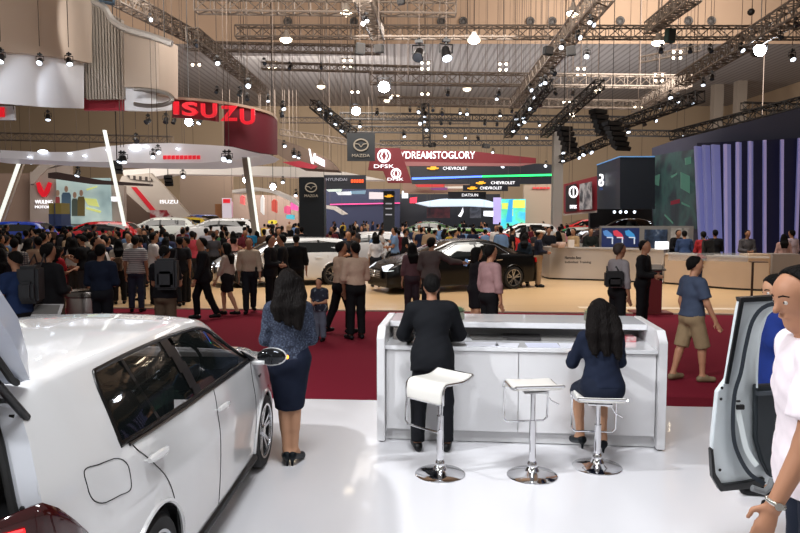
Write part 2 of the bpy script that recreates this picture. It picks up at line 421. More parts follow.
def garments(B, P):
    s = B['s']; T = B['T']; res = {}
    # ---- top
    sl = P.get('sleeve', 'long'); top = [Prim(p.a, p.b, p.ra, p.rb, p.fd, p.flat, p.k) for p in B['tor']]
    hem = P.get('hem', .02)
    if sl != 'none':
        for S, E, W, ar in B['slv']:
            if sl == 'long': top += [Prim(S, E, ar * 1.28, ar * 1.1, k=.03), Prim(E, W - (W - E) * .06, ar * 1.12, ar * .86, k=.03, end=.006)]
            else: top += [Prim(S, S + (E - S) * (.72 if sl == 'short' else .35), ar * 1.3, ar * 1.35, k=.03, end=.004)]
    if hem < -.05:
        top += [Prim(T(-.05, 0, 0), T(-.055, .0, hem), .125 * s, .135 * s, B['fw'], .85, .05), Prim(T(.05, 0, 0), T(.055, 0, hem), .125 * s, .135 * s, B['fw'], .85, .05)]
    up = B['up']; pel = B['pel']; nk = T(0, 0, .49)
    clips = [lambda X: -((X - pel) @ up) + hem * s]
    fwv = B['fw']
    clips.append(lambda X: (X - nk) @ up - .012 - .03 * ((X - nk) @ -fwv > 0))
    res['top'] = (top, P.get('toff', .014), clips)
    # ---- bottom
    bt = P.get('bottom', 'trousers'); bot = [Prim(p.a, p.b, p.ra, p.rb, p.fd, p.flat, p.k) for p in (B['tor'][0], B['tor'][5], B['tor'][1])]
    bclips = [lambda X: (X - pel) @ up - (.10 * s)]
    if bt in ('trousers', 'shorts'):
        for Hh, Kn, An, lr in B['legs']:
            if bt == 'trousers':
                bot += [Prim(Hh, Kn, lr * 1.18, lr * .92, k=.035), Prim(Kn, An, lr * .90, lr * .74, k=.03, end=-.005)]
            else: bot += [Prim(Hh, Kn + (Kn - Hh) * .06, lr * 1.2, lr * 1.2, k=.035, end=-.01)]
    else:
        (h1, k1, a1, lr), (h2, k2, a2, _) = B['legs']; q = P.get('skirt', .9)
        e1 = h1 + (k1 - h1) * q; e2 = h2 + (k2 - h2) * q
        for t in (0, .25, .5, .75, 1):
            a = h1 + (h2 - h1) * t; b = e1 + (e2 - e1) * t
            bot.append(Prim(a, b, .098 * s, P.get('skirt_r', .085) * s, k=.05, end=.0))
    res['bottom'] = (bot, P.get('boff', .012), bclips)
    # ---- shoes
    sh = []
    for hb, toe, mid, An, fd in B['feet']:
        sh += [Prim(hb + np.array([0, 0, -.004]), toe, .036 * s, .031 * s, k=.02)]
        if not B['heel']: sh += [Prim(An + np.array([0, 0, -.02 * s]), mid, .036 * s, .034 * s, k=.02)]
        else: sh += [Prim(hb - fd * .01 + np.array([0, 0, -.01]), hb - fd * .005 + np.array([0, 0, -.035 * s - B['heel']]), .012, .006, k=.01)]
    res['shoes'] = (sh, .006, [])
    # ---- hair
    Hd = B['Hd']; hs = P.get('hair', 'short'); hx = B['hx']; hf = B['hf']
    hw = P.get('hairw', 1.0)
    hair = [Prim(Hd(0, -.028, .028), Hd(0, .012, .030), .091 * s, fd=hx, flat=.87, k=.03), Prim(Hd(0, -.045, -.02), Hd(0, -.045, -.05), .062 * s, .05 * s, k=.03)]
    hl = Hd(0, .055, .055); hq = Hd(0, .0, -.03)
    if hs == 'short':
        hcl = [lambda X: np.maximum((X - hl) @ hf - .0, 0) * 0 + np.maximum((X - Hd(0, .022, .058)) @ nrm(hf * .9 - np.array([0, 0, .55])), -((X - Hd(0, -.06, -.058)) @ nrm(np.array([0, 0, 1.]) + hf * -.95)))]
    else:
        ln = P.get('hairlen', .35)
        hcl = [lambda X: (X - Hd(0, .055, .03)) @ nrm(hf - np.array([0, 0, .35]))]
        bk = T(0, -.115, .655 - ln); bk2 = T(0, -.10, .45)
        for x in (-.045 * hw, 0, .045 * hw):
            hair += [Prim(Hd(x, -.05, .0), Hd(x * 1.25, -.055, -.14), .055 * s, .06 * s, k=.03)]
            if ln > .2: hair += [Prim(Hd(x * 1.25, -.055, -.12), bk2 + np.array([x * 1.3, 0, 0]), .055 * s, .055 * s, k=.03), Prim(bk2 + np.array([x * 1.3, 0, 0]), bk + np.array([x * 1.2, 0, 0]), .052 * s, .035 * s, k=.03)]
        for x in (-1, 1): hair += [Prim(Hd(x * .062, -.01, .01), Hd(x * .07, -.012, -.10), .028 * s, .03 * s, k=.02)]
    if hs == 'bun': hair += [Prim(Hd(0, -.13, .03), Hd(0, -.14, .03), .045 * s, k=.01)]
    res['hair'] = (hair, .004, hcl)
    return res

def skin_prims(B): return B['tor'] + B['neck'] + B['head'] + B['skin'] + B['hands']
HC = {}
def fabric(rgb, rough=.85):
    return mat('fabric_%d_%d_%d' % tuple(rgb), rgb, rough, noise=.12, nscale=25, spec=.2)
SKINC = [(172, 124, 96), (156, 110, 84), (186, 140, 110), (140, 98, 74)]
def skinm(i=0): return mat('skin_%d' % i, SKINC[i], .55, noise=.05, nscale=12, spec=.35)
def hairmat(name, rgb, rough=.6):
    if name in MATS: return MATS[name]
    m = mat(name, rgb, rough, spec=.12); nt = m.node_tree; b = nt.nodes['Principled BSDF']
    tc = nt.nodes.new('ShaderNodeTexCoord'); mp = nt.nodes.new('ShaderNodeMapping'); mp.inputs['Scale'].default_value = (90, 90, 9); n = nt.nodes.new('ShaderNodeTexNoise'); n.inputs['Scale'].default_value = 1; n.inputs['Detail'].default_value = 4
    nt.links.new(tc.outputs['Object'], mp.inputs[0]); nt.links.new(mp.outputs[0], n.inputs['Vector']); bp = nt.nodes.new('ShaderNodeBump'); bp.inputs['Strength'].default_value = .9; bp.inputs['Distance'].default_value = .02
    nt.links.new(n.outputs['Fac'], bp.inputs['Height']); nt.links.new(bp.outputs[0], b.inputs['Normal'])
    r = nt.nodes.new('ShaderNodeMapRange'); r.inputs['To Min'].default_value = .4; r.inputs['To Max'].default_value = 1.9; nt.links.new(n.outputs['Fac'], r.inputs['Value'])
    mx = nt.nodes.new('ShaderNodeMix'); mx.data_type = 'RGBA'; mx.blend_type = 'MULTIPLY'; mx.inputs[0].default_value = 1; mx.inputs[6].default_value = b.inputs['Base Color'].default_value
    nt.links.new(r.outputs[0], mx.inputs[7]); nt.links.new(mx.outputs[2], b.inputs['Base Color']); return m
HAIRM = hairmat('black_hair', (13, 11, 11))
GNAME = {'trousers': 'trousers', 'shorts': 'shorts', 'skirt': 'skirt'}
def person(key, pose, u, v, label, top=(40, 40, 45), bottom=(20, 20, 24), shoes=(18, 18, 20), skin=0, face=0.0, vox=.018, at=None, group=None, topname='shirt', hairm=None, z=0.0, topm=None, seat=None, botm=None, shoe='shoe'):
    """a figure with separate clothing; face = heading in radians, 0 looks away from the camera, left positive"""
    kk = key
    if kk not in HC:
        pose = dict(pose); pose['vox'] = vox; B = body(pose); g = garments(B, pose); ms = {}
        ms['body'] = mesh_of('body', skin_prims(B), vox, [None])
        ms['top'] = mesh_of('top', g['top'][0], vox, [None], g['top'][1], g['top'][2], pose.get('wob', .0022))
        ms['bottom'] = mesh_of('bottom', g['bottom'][0], vox, [None], g['bottom'][1], g['bottom'][2], .0015)
        ms['hair'] = mesh_of('hair', g['hair'][0], min(vox, .013), [None], g['hair'][1], g['hair'][2], .0022 if pose.get('hair', 'short') != 'short' else 0)
        sp = g['shoes'][0]; k = len(sp) // 2
        ms['shoeL'] = mesh_of('shoe', sp[:k], min(vox, .014), [None], .006); ms['shoeR'] = mesh_of('shoe', sp[k:], min(vox, .014), [None], .006)
        zmin = min(v_.co.z for n in ('shoeL', 'shoeR') for v_ in ms[n].vertices)
        HC[kk] = (ms, zmin, B, pose)
    ms, zmin, B, pose = HC[kk]
    loc = at if at is not None else G(u, v, z)
    rt = thing('person', label, 'person', (loc[0], loc[1], z), face, group)
    dz = -zmin if pose.get('seat') is None else 0
    rt['hz'] = dz
    del rt['hz']
    bn = GNAME[pose.get('bottom', 'trousers')]
    mm = {'body': skinm(skin), 'top': topm or fabric(top), 'bottom': botm or fabric(bottom), 'hair': hairm or HAIRM, 'shoeL': fabric(shoes, .4), 'shoeR': fabric(shoes, .4)}
    for n, nm in (('body', 'body'), ('top', topname), ('bottom', bn), ('hair', 'hair'), ('shoeL', shoe), ('shoeR', shoe)):
        if topname == 'dress' and n == 'bottom': nm = 'dress_skirt'
        o = bpy.data.objects.new(nm, ms[n]); COL.objects.link(o); o.parent = rt; o.location.z = dz
        o.material_slots[0].link = 'OBJECT'; o.material_slots[0].material = mm[n]
    # eyes
    if pose.get('eyes', True) and vox <= .018:
        Hd = B['Hd']; s = B['s']
        for x in (-1, 1):
            e = MB(); c = Hd(x * .031, .0865, .004); e.sphere(c, .0125 * s, 10); p = Hd(x * .031, .0938, .004); e.sphere(p, .0065 * s, 8, 1)
            o = e.build('eye', [mat('eye_white', (205, 198, 190), .3), BLACK], rt, 'all'); o.location.z = dz
            b = MB(); b.tube([Hd(x * .014, .104, .027), Hd(x * .032, .097, .032), Hd(x * .05, .083, .026)], .0035 * s, 5)
            o = b.build('eyebrow', HAIRM, rt); o.location.z = dz
    return rt
CROWD = {}
def crowd_mesh(key, pose, vox=.03):
    if key in CROWD: return CROWD[key]
    pose = dict(pose); pose['vox'] = vox; B = body(pose); g = garments(B, pose)
    D, lo, _ = field(B['neck'] + B['head'] + B['skin'] + [h for h in B['hands'] if h.ra > .02], vox)
    hi = lo + vox * (np.array(D.shape) - 1)
    allp = [(0, skin_prims(B), 0, [])] + [(i + 1, *g[n]) for i, n in enumerate(('top', 'bottom', 'hair', 'shoes'))]
    L = np.min([field(p, .2, o)[1] for _, p, o, _ in allp], 0) - .06; U = np.array([.8, .9, 1.95])
    U = np.max([np.max([np.maximum(q.a, q.b) + max(q.ra, q.rb) + .08 for q in p], 0) for _, p, o, _ in allp], 0)
    n = np.ceil((U - L) / vox).astype(int) + 1; X = np.stack(np.meshgrid(*[L[i] + vox * np.arange(n[i]) for i in range(3)], indexing='ij'), -1)
    Ds = []
    for gi, pr, off, cl in allp:
        d = np.full(n, 9.)
        for q in pr:
            e = q.d(X, off); hh = np.maximum(q.k - np.abs(e - d), 0) / q.k; d = np.minimum(d, e) - hh * hh * q.k / 4
        for c in cl: d = np.maximum(d, c(X))
        Ds.append(d)
    Ds = np.stack(Ds); D = Ds.min(0); V, F = snets(D, L, vox)
    c = V[F].mean(1); ii = np.clip(np.rint((c - L) / vox).astype(int), 0, n - 1)
    vals = Ds[:, ii[:, 0], ii[:, 1], ii[:, 2]]; mi = vals.argmin(0)
    V[:, 2] -= V[:, 2].min()
    me = to_mesh('person', V, F, [None] * 5, mi); CROWD[key] = me
    return me
# ---------------------------------------------------------------- cars
def catmull(pts, n):
    pts = np.array(pts, float); k = len(pts)
    seg = np.linalg.norm(np.diff(pts, axis=0), axis=1); t = np.concatenate([[0], np.cumsum(np.sqrt(seg + 1e-9))])
    q = np.linspace(0, t[-1], n); out = np.zeros((n, pts.shape[1]))
    for i, x in enumerate(q):
        j = min(int(np.searchsorted(t, x, 'right')) - 1, k - 2); j = max(j, 0)
        u = (x - t[j]) / (t[j + 1] - t[j] + 1e-12)
        p0 = pts[max(j - 1, 0)]; p1 = pts[j]; p2 = pts[j + 1]; p3 = pts[min(j + 2, k - 1)]
        out[i] = .5 * (2 * p1 + (p2 - p0) * u + (2 * p0 - 5 * p1 + 4 * p2 - p3) * u * u + (3 * p1 - p0 - 3 * p2 + p3) * u ** 3)
    return out
class Car:
    """table rows: y, half width, belt height, glass-top half width, glass-top height, roof height"""
    def __init__(s, table, sill=.2, dy=.04, nz=34, sm=1.5):
        T = np.array(table, float); s.ys = np.arange(T[0, 0], T[-1, 0] + 1e-6, dy); s.T = np.stack([np.interp(s.ys, T[:, 0], T[:, i]) for i in range(6)], 1)
        kern = np.exp(-.5 * (np.arange(-4, 5) / sm) ** 2); kern /= kern.sum()
        for i in range(1, 6):
            a = np.pad(s.T[:, i], 4, mode='reflect', reflect_type='odd'); s.T[:, i] = np.convolve(a, kern, 'valid')
        s.nz = nz; s.sill = sill; s.S = []
        for y, w, zb, xg, ze, zr in s.T:
            s1 = sill; h = zb - s1
            pts = [(w * .93, s1 - .02), (w * .975, s1 + .03), (w * 1.0, s1 + h * .35), (w * 1.005, s1 + h * .62), (w * .985, s1 + h * .8), (w * .955, zb), ((w * .955 + xg) / 2 + .015, (zb + ze) / 2), (xg, ze), (xg * .88, ze + (zr - ze) * .62), (xg * .45, zr - (zr - ze) * .1), (0, zr)]
            s.S.append(catmull(pts, nz))
        s.S = np.array(s.S)               # ny, nz, (x, z)
    def x(s, y, z):
        i = min(max((y - s.ys[0]) / (s.ys[1] - s.ys[0]), 0), len(s.ys) - 1.001); a = int(i); f = i - a
        def one(S):
            zz = np.maximum.accumulate(S[:, 1]); return np.interp(z, zz, S[:, 0])
        return one(s.S[a]) * (1 - f) + one(s.S[a + 1]) * f
    def top(s, x, y):
        i = min(max((y - s.ys[0]) / (s.ys[1] - s.ys[0]), 0), len(s.ys) - 1.001); a = int(round(i)); S = s.S[a][::-1]
        return float(np.interp(abs(x), S[:, 0], S[:, 1]))
    def side_line(s, pts, off=.004, sd=1):
        return [Vector((sd * (s.x(y, z) + off), y, z)) for y, z in pts]
    def shells(s, cls, wheels, R=.35, snap=True):
        """cls(side, y, z, x, top) -> part key or None for a hole. Returns dict key -> MB"""
        out = {}
        ny = len(s.ys)
        for sd in (1, -1):
            V = [[Vector((sd * s.S[i, j, 0], s.ys[i], s.S[i, j, 1])) for j in range(s.nz)] for i in range(ny)]
            if getattr(s, 'shear', None):
                for row in V:
                    for p in row: p.y = s.shear(p.y, p.z)
            for wy, wz in wheels:
                for i in range(ny):
                    for j in range(s.nz):
                        p = V[i][j]
                        if abs(p.x) < .5: continue
                        r = math.hypot(p.y - wy, p.z - wz)
                        if R - .03 < r < R + .03:
                            k_ = R / r; yy = wy + (p.y - wy) * k_; zz = wz + (p.z - wz) * k_
                            V[i][j] = Vector((p.x, yy, zz))
            for i in range(ny - 1):
                for j in range(s.nz - 1):
                    q = [V[i][j], V[i + 1][j], V[i + 1][j + 1], V[i][j + 1]]; c = sum(q, Vector()) / 4
                    if any(math.hypot(c.y - wy, c.z - wz) < R - .004 and abs(c.x) > .5 for wy, wz in wheels): continue
                    k = cls(sd, c.y, c.z, abs(c.x), j / (s.nz - 1))
                    if k is None: continue
                    mb, ix = out.setdefault(k, (MB(), {}))
                    ids = []
                    for (a, b) in ((i, j), (i + 1, j), (i + 1, j + 1), (i, j + 1)):
                        kk = (sd if b < s.nz - 1 else 0, a, b)
                        if kk not in ix: ix[kk] = len(mb.v); mb.v.append(tuple(V[a][b]))
                        ids.append(ix[kk])
                    mb.f.append(tuple(ids)); mb.m.append(0)
        return {k: v[0] for k, v in out.items()}
def inpoly(y, z, poly):
    c = False; n = len(poly)
    for i in range(n):
        a, b = poly[i], poly[(i + 1) % n]
        if (a[1] > z) != (b[1] > z) and y < (b[0] - a[0]) * (z - a[1]) / (b[1] - a[1] + 1e-12) + a[0]: c = not c
    return c
RIM = mat('alloy_rim', (150, 152, 156), .25, .9)
def wheel(parent, x, y, r=.32, wd=.2, sd=1, spokes=5, rimm=None, n=40, black=False):
    """wheel standing on the ground, outer face at x"""
    xo = x; xi = x - sd * wd; t = MB()
    prof = [(r * .70, 0), (r * .72, .004), (r * .93, .002), (r * .985, .02), (r, .05), (r, wd - .05), (r * .97, wd - .01), (r * .7, wd)]
    t.lathe([(a, -b * sd) for a, b in prof], (xo, y, r), n, axis='x', caps=False); w = t.build('wheel', RUBBER, parent, True)
    m = MB(); m.lathe([(r * .73, -.002 * sd), (r * .70, -.006 * sd), (r * .66, -.03 * sd), (r * .65, -.12 * sd), (.01, -.12 * sd)], (xo, y, r), n, axis='x', mi=1, caps=False)
    m.lathe([(r * .735, -.0 * sd), (r * .735, .003 * sd), (r * .68, .001 * sd), (r * .67, -.02 * sd)], (xo, y, r), n, axis='x', caps=False)
    for k in range(spokes):
        for q in (-.13, .13):
            a = 2 * PI * k / spokes + q * .6; b = 2 * PI * k / spokes + q * 1.5
            c0 = Vector((xo - sd * .03, y, r)); d0 = Vector((0, math.sin(a), math.cos(a))); d1 = Vector((0, math.sin(b), math.cos(b)))
            e = Vector((0, d1.z, -d1.y)) * r * .055; p0 = c0 + d0 * r * .08; p1 = Vector((xo - sd * .008, y, r)) + d1 * r * .69
            m.prism([p0 - e, p0 + e, p1 + e * .7, p1 - e * .7], (-sd * .02, 0, 0))
    m.cyl((xo - sd * .04, y, r), (xo - sd * .012, y, r), r * .17, r * .13, 16)
    m.build('rim', [rimm or RIM, mat('rim_shadow', (22, 22, 24), .5)], w, False)
    return w
def arch(parent, car, wy, wz, R, sd, m, col):
    a = MB(); pts = []
    for k in range(31):
        t = PI * (k / 30) * 1.12 - .19; y = wy + R * math.cos(t); z = wz + R * math.sin(t)
        if z < car.sill - .02: continue
        pts.append(Vector((sd * (car.x(y, z) + .002), y, z)))
    a.tube(pts, .014, 6); a.build('wheel_arch', m, parent, True)
    b = MB(); b.grid([[p - Vector((sd * .30 * k, 0, 0)) for p in pts] for k in (0, 1)]); b.build('arch_liner', BLACK, parent)
GLASSBLK = mat('tinted_car_glass', (12, 16, 17), .03, 0, spec=.9)
def simple_car(label, loc, yaw, paint, L=4.4, W=.9, H=1.45, kind='hatch', group=None, lights=True, parts=True, cat='car', dy=.06):
    """heading +Y local. rear axle at 0"""
    wb = L * .61; ro = L * .19; fo = L - wb - ro; f = wb + fo
    k = H / 1.45
    if kind == 'sedan':
        tb = [(-ro, W * .78, .78 * k, .5, .84 * k, .88 * k), (-ro + .12, W * .93, .93 * k, .60, .98 * k, 1.03 * k), (-.35, W * .97, .96 * k, .62, 1.03 * k, 1.08 * k), (.05, W * .99, .97 * k, .60, 1.15 * k, 1.24 * k), (.55, W, .96 * k, .60, 1.33 * k, 1.42 * k), (1.1, W, .95 * k, .62, 1.36 * k, 1.45 * k), (wb * .58, W, .94 * k, .62, 1.34 * k, 1.43 * k), (wb * .80, W, .92 * k, .68, 1.12 * k, 1.2 * k), (wb * .95, W * .99, .90 * k, .74, .96 * k, 1.02 * k), (wb + .3, W * .97, .86 * k, .66, .90 * k, .94 * k), (f - .25, W * .9, .76 * k, .6, .79 * k, .83 * k), (f - .04, W * .74, .62 * k, .5, .66 * k, .70 * k), (f, W * .66, .5 * k, .45, .55 * k, .58 * k)]
        dlo = [(.12, 1.01 * k), (.5, 1.27 * k), (.9, 1.32 * k), (wb * .6, 1.31 * k), (wb * .86, .98 * k)]; bp = wb * .40
        rw = (.0, .55); 
    else:
        hb = {'hatch': .98, 'suv': 1.0, 'van': 1.02}[kind]
        tb = [(-ro, W * .80, .85 * k, .55, .9 * k, .95 * k), (-ro + .1, W * .93, hb * k, .60, 1.12 * k, 1.16 * k), (-ro + .38, W * .97, hb * k, .60, 1.33 * k, 1.40 * k), (.2, W, hb * k, .64, 1.37 * k, 1.45 * k), (1.0, W, .96 * k, .65, 1.38 * k, 1.46 * k), (wb * .60, W, .95 * k, .65, 1.35 * k, 1.43 * k), (wb * .80, W, .94 * k, .70, 1.14 * k, 1.22 * k), (wb * .93, W * .99, .92 * k, .76, .98 * k, 1.05 * k), (wb + .25, W * .97, .88 * k, .68, .92 * k, .97 * k), (f - .25, W * .9, .8 * k, .6, .83 * k, .87 * k), (f - .04, W * .76, .66 * k, .5, .7 * k, .74 * k), (f, W * .68, .5 * k, .45, .55 * k, .6 * k)]
        dlo = [(-ro * .55, 1.04 * k), (-ro * .3, 1.27 * k), (.4, 1.34 * k), (wb * .6, 1.32 * k), (wb * .86, .99 * k)]; bp = wb * .42
        rw = (-ro + .08, -ro + .42)
    car = Car(tb, .2 * k if kind != 'suv' else .28, dy, 26); r = .33 * k; R = r + .045
    t = thing('car', label, cat, (loc[0], loc[1], loc[2] if len(loc) > 2 else 0), yaw, group)
    ws0, ws1 = wb * .62, wb * .90
    def cls(sd, y, z, x, q):
        if inpoly(y, z, dlo) and x > .45 and q < .72: return ('glass', sd, y > bp) if abs(y - bp) > .05 else ('pillar', sd)
        if ws0 < y < ws1 and x < (.60 + (y - ws0) / (ws1 - ws0) * .1) and q > .6: return 'windscreen'
        if rw[0] < y < rw[1] and x < .58 and q > .6 : return 'rear_window'
        return 'body'
    sh = car.shells(cls, [(0, r), (wb, r)], R)
    nm = {'glass': 'side_window', 'pillar': 'door_pillar', 'windscreen': 'windscreen', 'rear_window': 'rear_window', 'body': 'body'}
    for kk, mb in sh.items():
        kk = kk[0] if isinstance(kk, tuple) else kk
        mb.build(nm[kk], {'body': paint, 'pillar': BLACK}.get(kk, GLASSBLK), t, 'all', fixn=True)
    for ye, fl in ((0, -1), (-1, 1)):     # closed ends
        e = MB(); S = car.S[ye]; y = car.ys[ye]; rg = [(x, y, z) for x, z in S] + [(-x, y, z) for x, z in S[::-1][1:]]; e.add(rg, [tuple(range(len(rg)))]); e.build('bumper', paint, t)
    ub = MB(); ub.box((0, (f - ro) / 2, .3 * k), (W * 1.5, L * .93, .16)); ub.build('underbody', BLACK, t)
    for sd in (1, -1):
        for wy in (0, wb):
            wheel(t, sd * (W - .005), wy, r, .2, sd, 5, n=28); arch(t, car, wy, r, R, sd, paint, None)
        if parts:
            ln = MB(); ln.tube(car.side_line([(p[0], p[1] + .012) for p in dlo[1:]] , .004, sd) if 0 else car.side_line(dlo + [dlo[0]], .006, sd), .012, 5); ln.build('window_trim', CHROME if kind == 'sedan' else BLACK, t)
            m = MB(); xm = car.x(wb * .82, 1.0 * k); m.sphere((sd * (xm + .12), wb * .80, 1.02 * k), .11, 10, sc=(1, .6, .65)); m.box((sd * (xm + .02), wb * .82, .98 * k), (.1, .05, .04)); m.build('wing_mirror', paint, t, 'all')
            for hy in (wb * .17, wb * .52):
                h = MB(); h.tube(car.side_line([(hy - .1, .86 * k), (hy + .1, .85 * k)], .022, sd), .014, 6); h.build('door_handle', CHROME if kind == 'sedan' else paint, t)
            for yy in (bp, wb * .83, wb * .06):
                g = MB(); g.tube(car.side_line([(yy, .30), (yy, .6 * k), (yy, .93 * k)], .001, sd), .004, 4); g.build('door_gap', BLACK, t)
    if lights:
        for sd in (1, -1):
            h = MB(); pts = []
            for (y, z) in ((f - .30, .80 * k), (f - .12, .73 * k), (f - .05, .62 * k), (f - .22, .64 * k)): pts.append(Vector((sd * (car.x(y, z) * .97 + .02), y + .03, z)))
            h.prism(pts, (-sd * .12, .03, 0)); h.build('headlight', mat('headlight_glass', (225, 232, 240), .08, 0, .6, (230, 240, 255)), t)
            h = MB(); h.box((sd * W * .78, -ro + .06, .82 * k), (.22, .1, .14)); h.build('tail_light', mat('tail_light_red', (150, 10, 14), .2, 0, .4), t)
        g = MB(); g.box((0, f + .005, .52 * k), (W * .85, .05, .22 * k), mi=0)
        for i in range(4): g.box((0, f + .035, (.44 + i * .055) * k), (W * .82, .02, .014), mi=1)
        g.lathe([(.085, .03), (.085, .045), (.07, .045), (.07, .03)], (0, 0, 0), 20, 1, caps=False)
        for q in range(20 * 4): pass
        n0 = len(g.v) - 80
        for q in range(n0, len(g.v)): x, y, z = g.v[q]; g.v[q] = (x, f + .02 + z, .53 * k + y)
        g.build('grille', [BLACK, CHROME], t)
    return t
# ---------------------------------------------------------------- the hall
Y_BACK = 92.0
bk = MB(); bk.box((0, Y_BACK, 10), (150, .4, 24)); struct(bk.build('wall_back', stripes('tan_wall_panels', (172, 150, 124), (108, 92, 76), .22, (0,), .014, .8)))
rw = MB(); rw.box((43, 40, 13), (.4, 110, 30)); struct(rw.build('wall_right', mat('tan_wall', (168, 146, 122), .8)))
lw = MB(); lw.box((-66, 50, 13), (.4, 90, 30)); struct(lw.build('wall_left', mat('tan_wall', (168, 146, 122), .8)))
cl = MB(); cl.box((-11, 76, 16.6), (110, 36, .4)); struct(cl.build('ceiling', stripes('grey_corrugated_ceiling', (168, 164, 164), (140, 136, 136), 1.6, (0,), .35, .8)))
sf = MB(); sf.prism([(-66, 58, 16.2), (43, 58, 16.2), (43, 55, 27), (-66, 55, 27)], (0, .4, .1)); struct(sf.build('trim_1', mat('tan_bulkhead', (178, 150, 126), .8)))
c2 = MB(); c2.box((-11, 36, 27.2), (110, 42, .4)); struct(c2.build('trim_2', mat('tan_ceiling', (150, 126, 104), .8)))
for i, (u, v) in enumerate([(288, 22), (354, 22), (441, 21.5), (463, 21.5), (530, 21.5), (552, 21.5), (620, 21), (688, 21), (711, 21)]):
    t = MB(); t.lathe([(.33, 0), (.36, .12), (.31, .2), (.22, .16), (.2, .06), (.08, .12), (.02, .14)], (0, 0, 0), 24)
    r = ray(u, v); tt = None
    for q in range(5400, 5900):
        p = Vector((0, 0, CAMH)) + r * (q / 100 / r.y)
        if p.y >= 58 - (p.z - 16.2) * 3 / 10.8 - .05: tt = p; break
    o = t.build('air_nozzle', mat('grey_vent_metal', (92, 88, 86), .6, .3), None, True); o.location = tt; o.rotation_euler = (PI / 2, 0, 0)
    tag(o, 'round grey air nozzle on the tan bulkhead, number %s from the left of the row' % ['one', 'two', 'three', 'four', 'five', 'six', 'seven', 'eight', 'nine'][i], 'air vent', 'air nozzles on the bulkhead')
for i, (u, Y) in enumerate([(717, 77), (740, 75)]):
    a = G(u, 240); x = P(u, 100, Y).x
    c = MB(); c.box((x, Y, 13.5), (1.0, 1.0, 27)); struct(c.build('column', mat('grey_concrete', (150, 138, 126), .8, noise=.06)))
c = MB(); x = P(625 - 68, 190, 46).x; c.box((x, 46, 4), (.62, .62, 8.1)); tag(c.build('steel_column', mat('grey_column', (150, 144, 138), .6)), 'tall grey square column between the tan wall and the red banner', 'column')

# floors
YAW = math.radians(-4.25); ca, sa = math.cos(YAW), math.sin(YAW)
A0 = G(310, 399); B0 = G(380, 311.5)
def stage(x, w): return Vector((A0.x + x * ca - w * sa, A0.y + x * sa + w * ca, 0))
bd = (B0 - A0).x * -sa + (B0 - A0).y * ca
def slab(x0, x1, w0, w1, z0, z1, name, m):
    b = MB(); q = [stage(x0, w0), stage(x1, w0), stage(x1, w1), stage(x0, w1)]; b.prism([Vector((p.x, p.y, z0)) for p in q], (0, 0, z1 - z0)); return struct(b.build(name, m))
wf = mat('white_stage_floor', (226, 226, 230), .22, coat=.25, spec=.45)
slab(-12, 14, -12, 0, -.1, 0, 'floor', wf)
slab(-30, 26, 0, bd, -.1, 0, 'floor_carpet', mat('red_carpet', (112, 26, 42), .95, noise=.12, nscale=60, bump=.2, spec=.1))
wd = mat('wood_stage_floor', (206, 162, 112), .28, spec=.4, noise=.06, nscale=2)
slab(-9.5, 26, bd, bd + 11.5, -.1, 0.004, 'floor_wood', stripes('wood_planks', (198, 164, 122), (170, 138, 100), .8, (1,), .02, .3))
slab(-75, 70, bd, 90, -.12, -.004, 'floor_hall', mat('hall_floor', (92, 66, 56), .6))
slab(-9.5, 26, bd, bd + .06, 0, .03, 'trim_3', mat('pale_stage_edge', (190, 170, 150), .3))
slab(4.6, 26, bd + .8, bd + 1.1, 0, .012, 'trim_4', mat('pale_floor_strip', (235, 215, 190), .3))

# ---------------------------------------------------------------- helpers for booths and signs
def wall_path(pts, thick=.15, n=1):
    """pts: (u, v_top, v_bottom, Y) -> standing curved wall with real thickness"""
    b = MB(); fr = []; 
    for u, vt, vb, Y in pts: fr.append((P(u, vt, Y), P(u, vb, Y)))
    k = len(fr); N = []
    for i in range(k):
        a = fr[max(i - 1, 0)][0]; c = fr[min(i + 1, k - 1)][0]; d = (c - a); d.z = 0; d.normalize(); N.append(Vector((-d.y, d.x, 0)) * thick)
    vv = []
    for (t, bt), nn in zip(fr, N): vv += [t, bt, bt + nn, t + nn]
    ff = []
    for i in range(k - 1):
        for j in range(4): ff.append((i * 4 + j, i * 4 + (j + 1) % 4, i * 4 + 4 + (j + 1) % 4, i * 4 + 4 + j))
    ff += [(3, 2, 1, 0), tuple(4 * (k - 1) + j for j in range(4))]
    b.add(vv, ff); return b
def spl(pts, n): return [tuple(p) for p in catmull(pts, n)]
def outline(pts, Y, depth, b=None, mi=0):
    b = b or MB(); q = [P(u, v, Y if not isinstance(Y, (list, tuple)) else Y[i]) for i, (u, v) in enumerate(pts)]
    return b.prism(q, (0, depth, 0), mi)
def panel(name, u0, v0, u1, v1, Y, m, parent=None, thick=.12, dy=0):
    a = P(u0, v0, Y); c = P(u1, v1, Y); b = MB(); b.box(((a.x + c.x) / 2, Y + thick / 2 + dy, (a.z + c.z) / 2), (abs(c.x - a.x), thick, abs(a.z - c.z)))
    return b.build(name, m, parent)
def ptext(s, name, m, parent, u0, v0, u1, v1, Y, bold=0, ext=.02, rot=(PI / 2, 0, 0)):
    a = P(u0, v0, Y); c = P(u1, v1, Y)
    return text(s, name, m, parent, ((a.x + c.x) / 2, Y, (a.z + c.z) / 2), abs(c.x - a.x), abs(a.z - c.z), rot, ext, bold=bold)
def ring(u, v, r, Y, m, parent, name='logo_ring', t=.12, sy=1):
    b = MB(); c = P(u, v, Y); R = r * Y / FPX
    b.tube([c + Vector((R * math.cos(a), 0, R * sy * math.sin(a))) for a in [2 * PI * k / 24 for k in range(24)]], R * t, 6, closed=True)
    return b
GLOW = lambda n, rgb, e: mat(n, rgb, .5, 0, e)
TXW = GLOW('lit_white_letters', (245, 245, 250), 1.1)
REDL = GLOW('lit_red_letters', (215, 25, 42), .55)
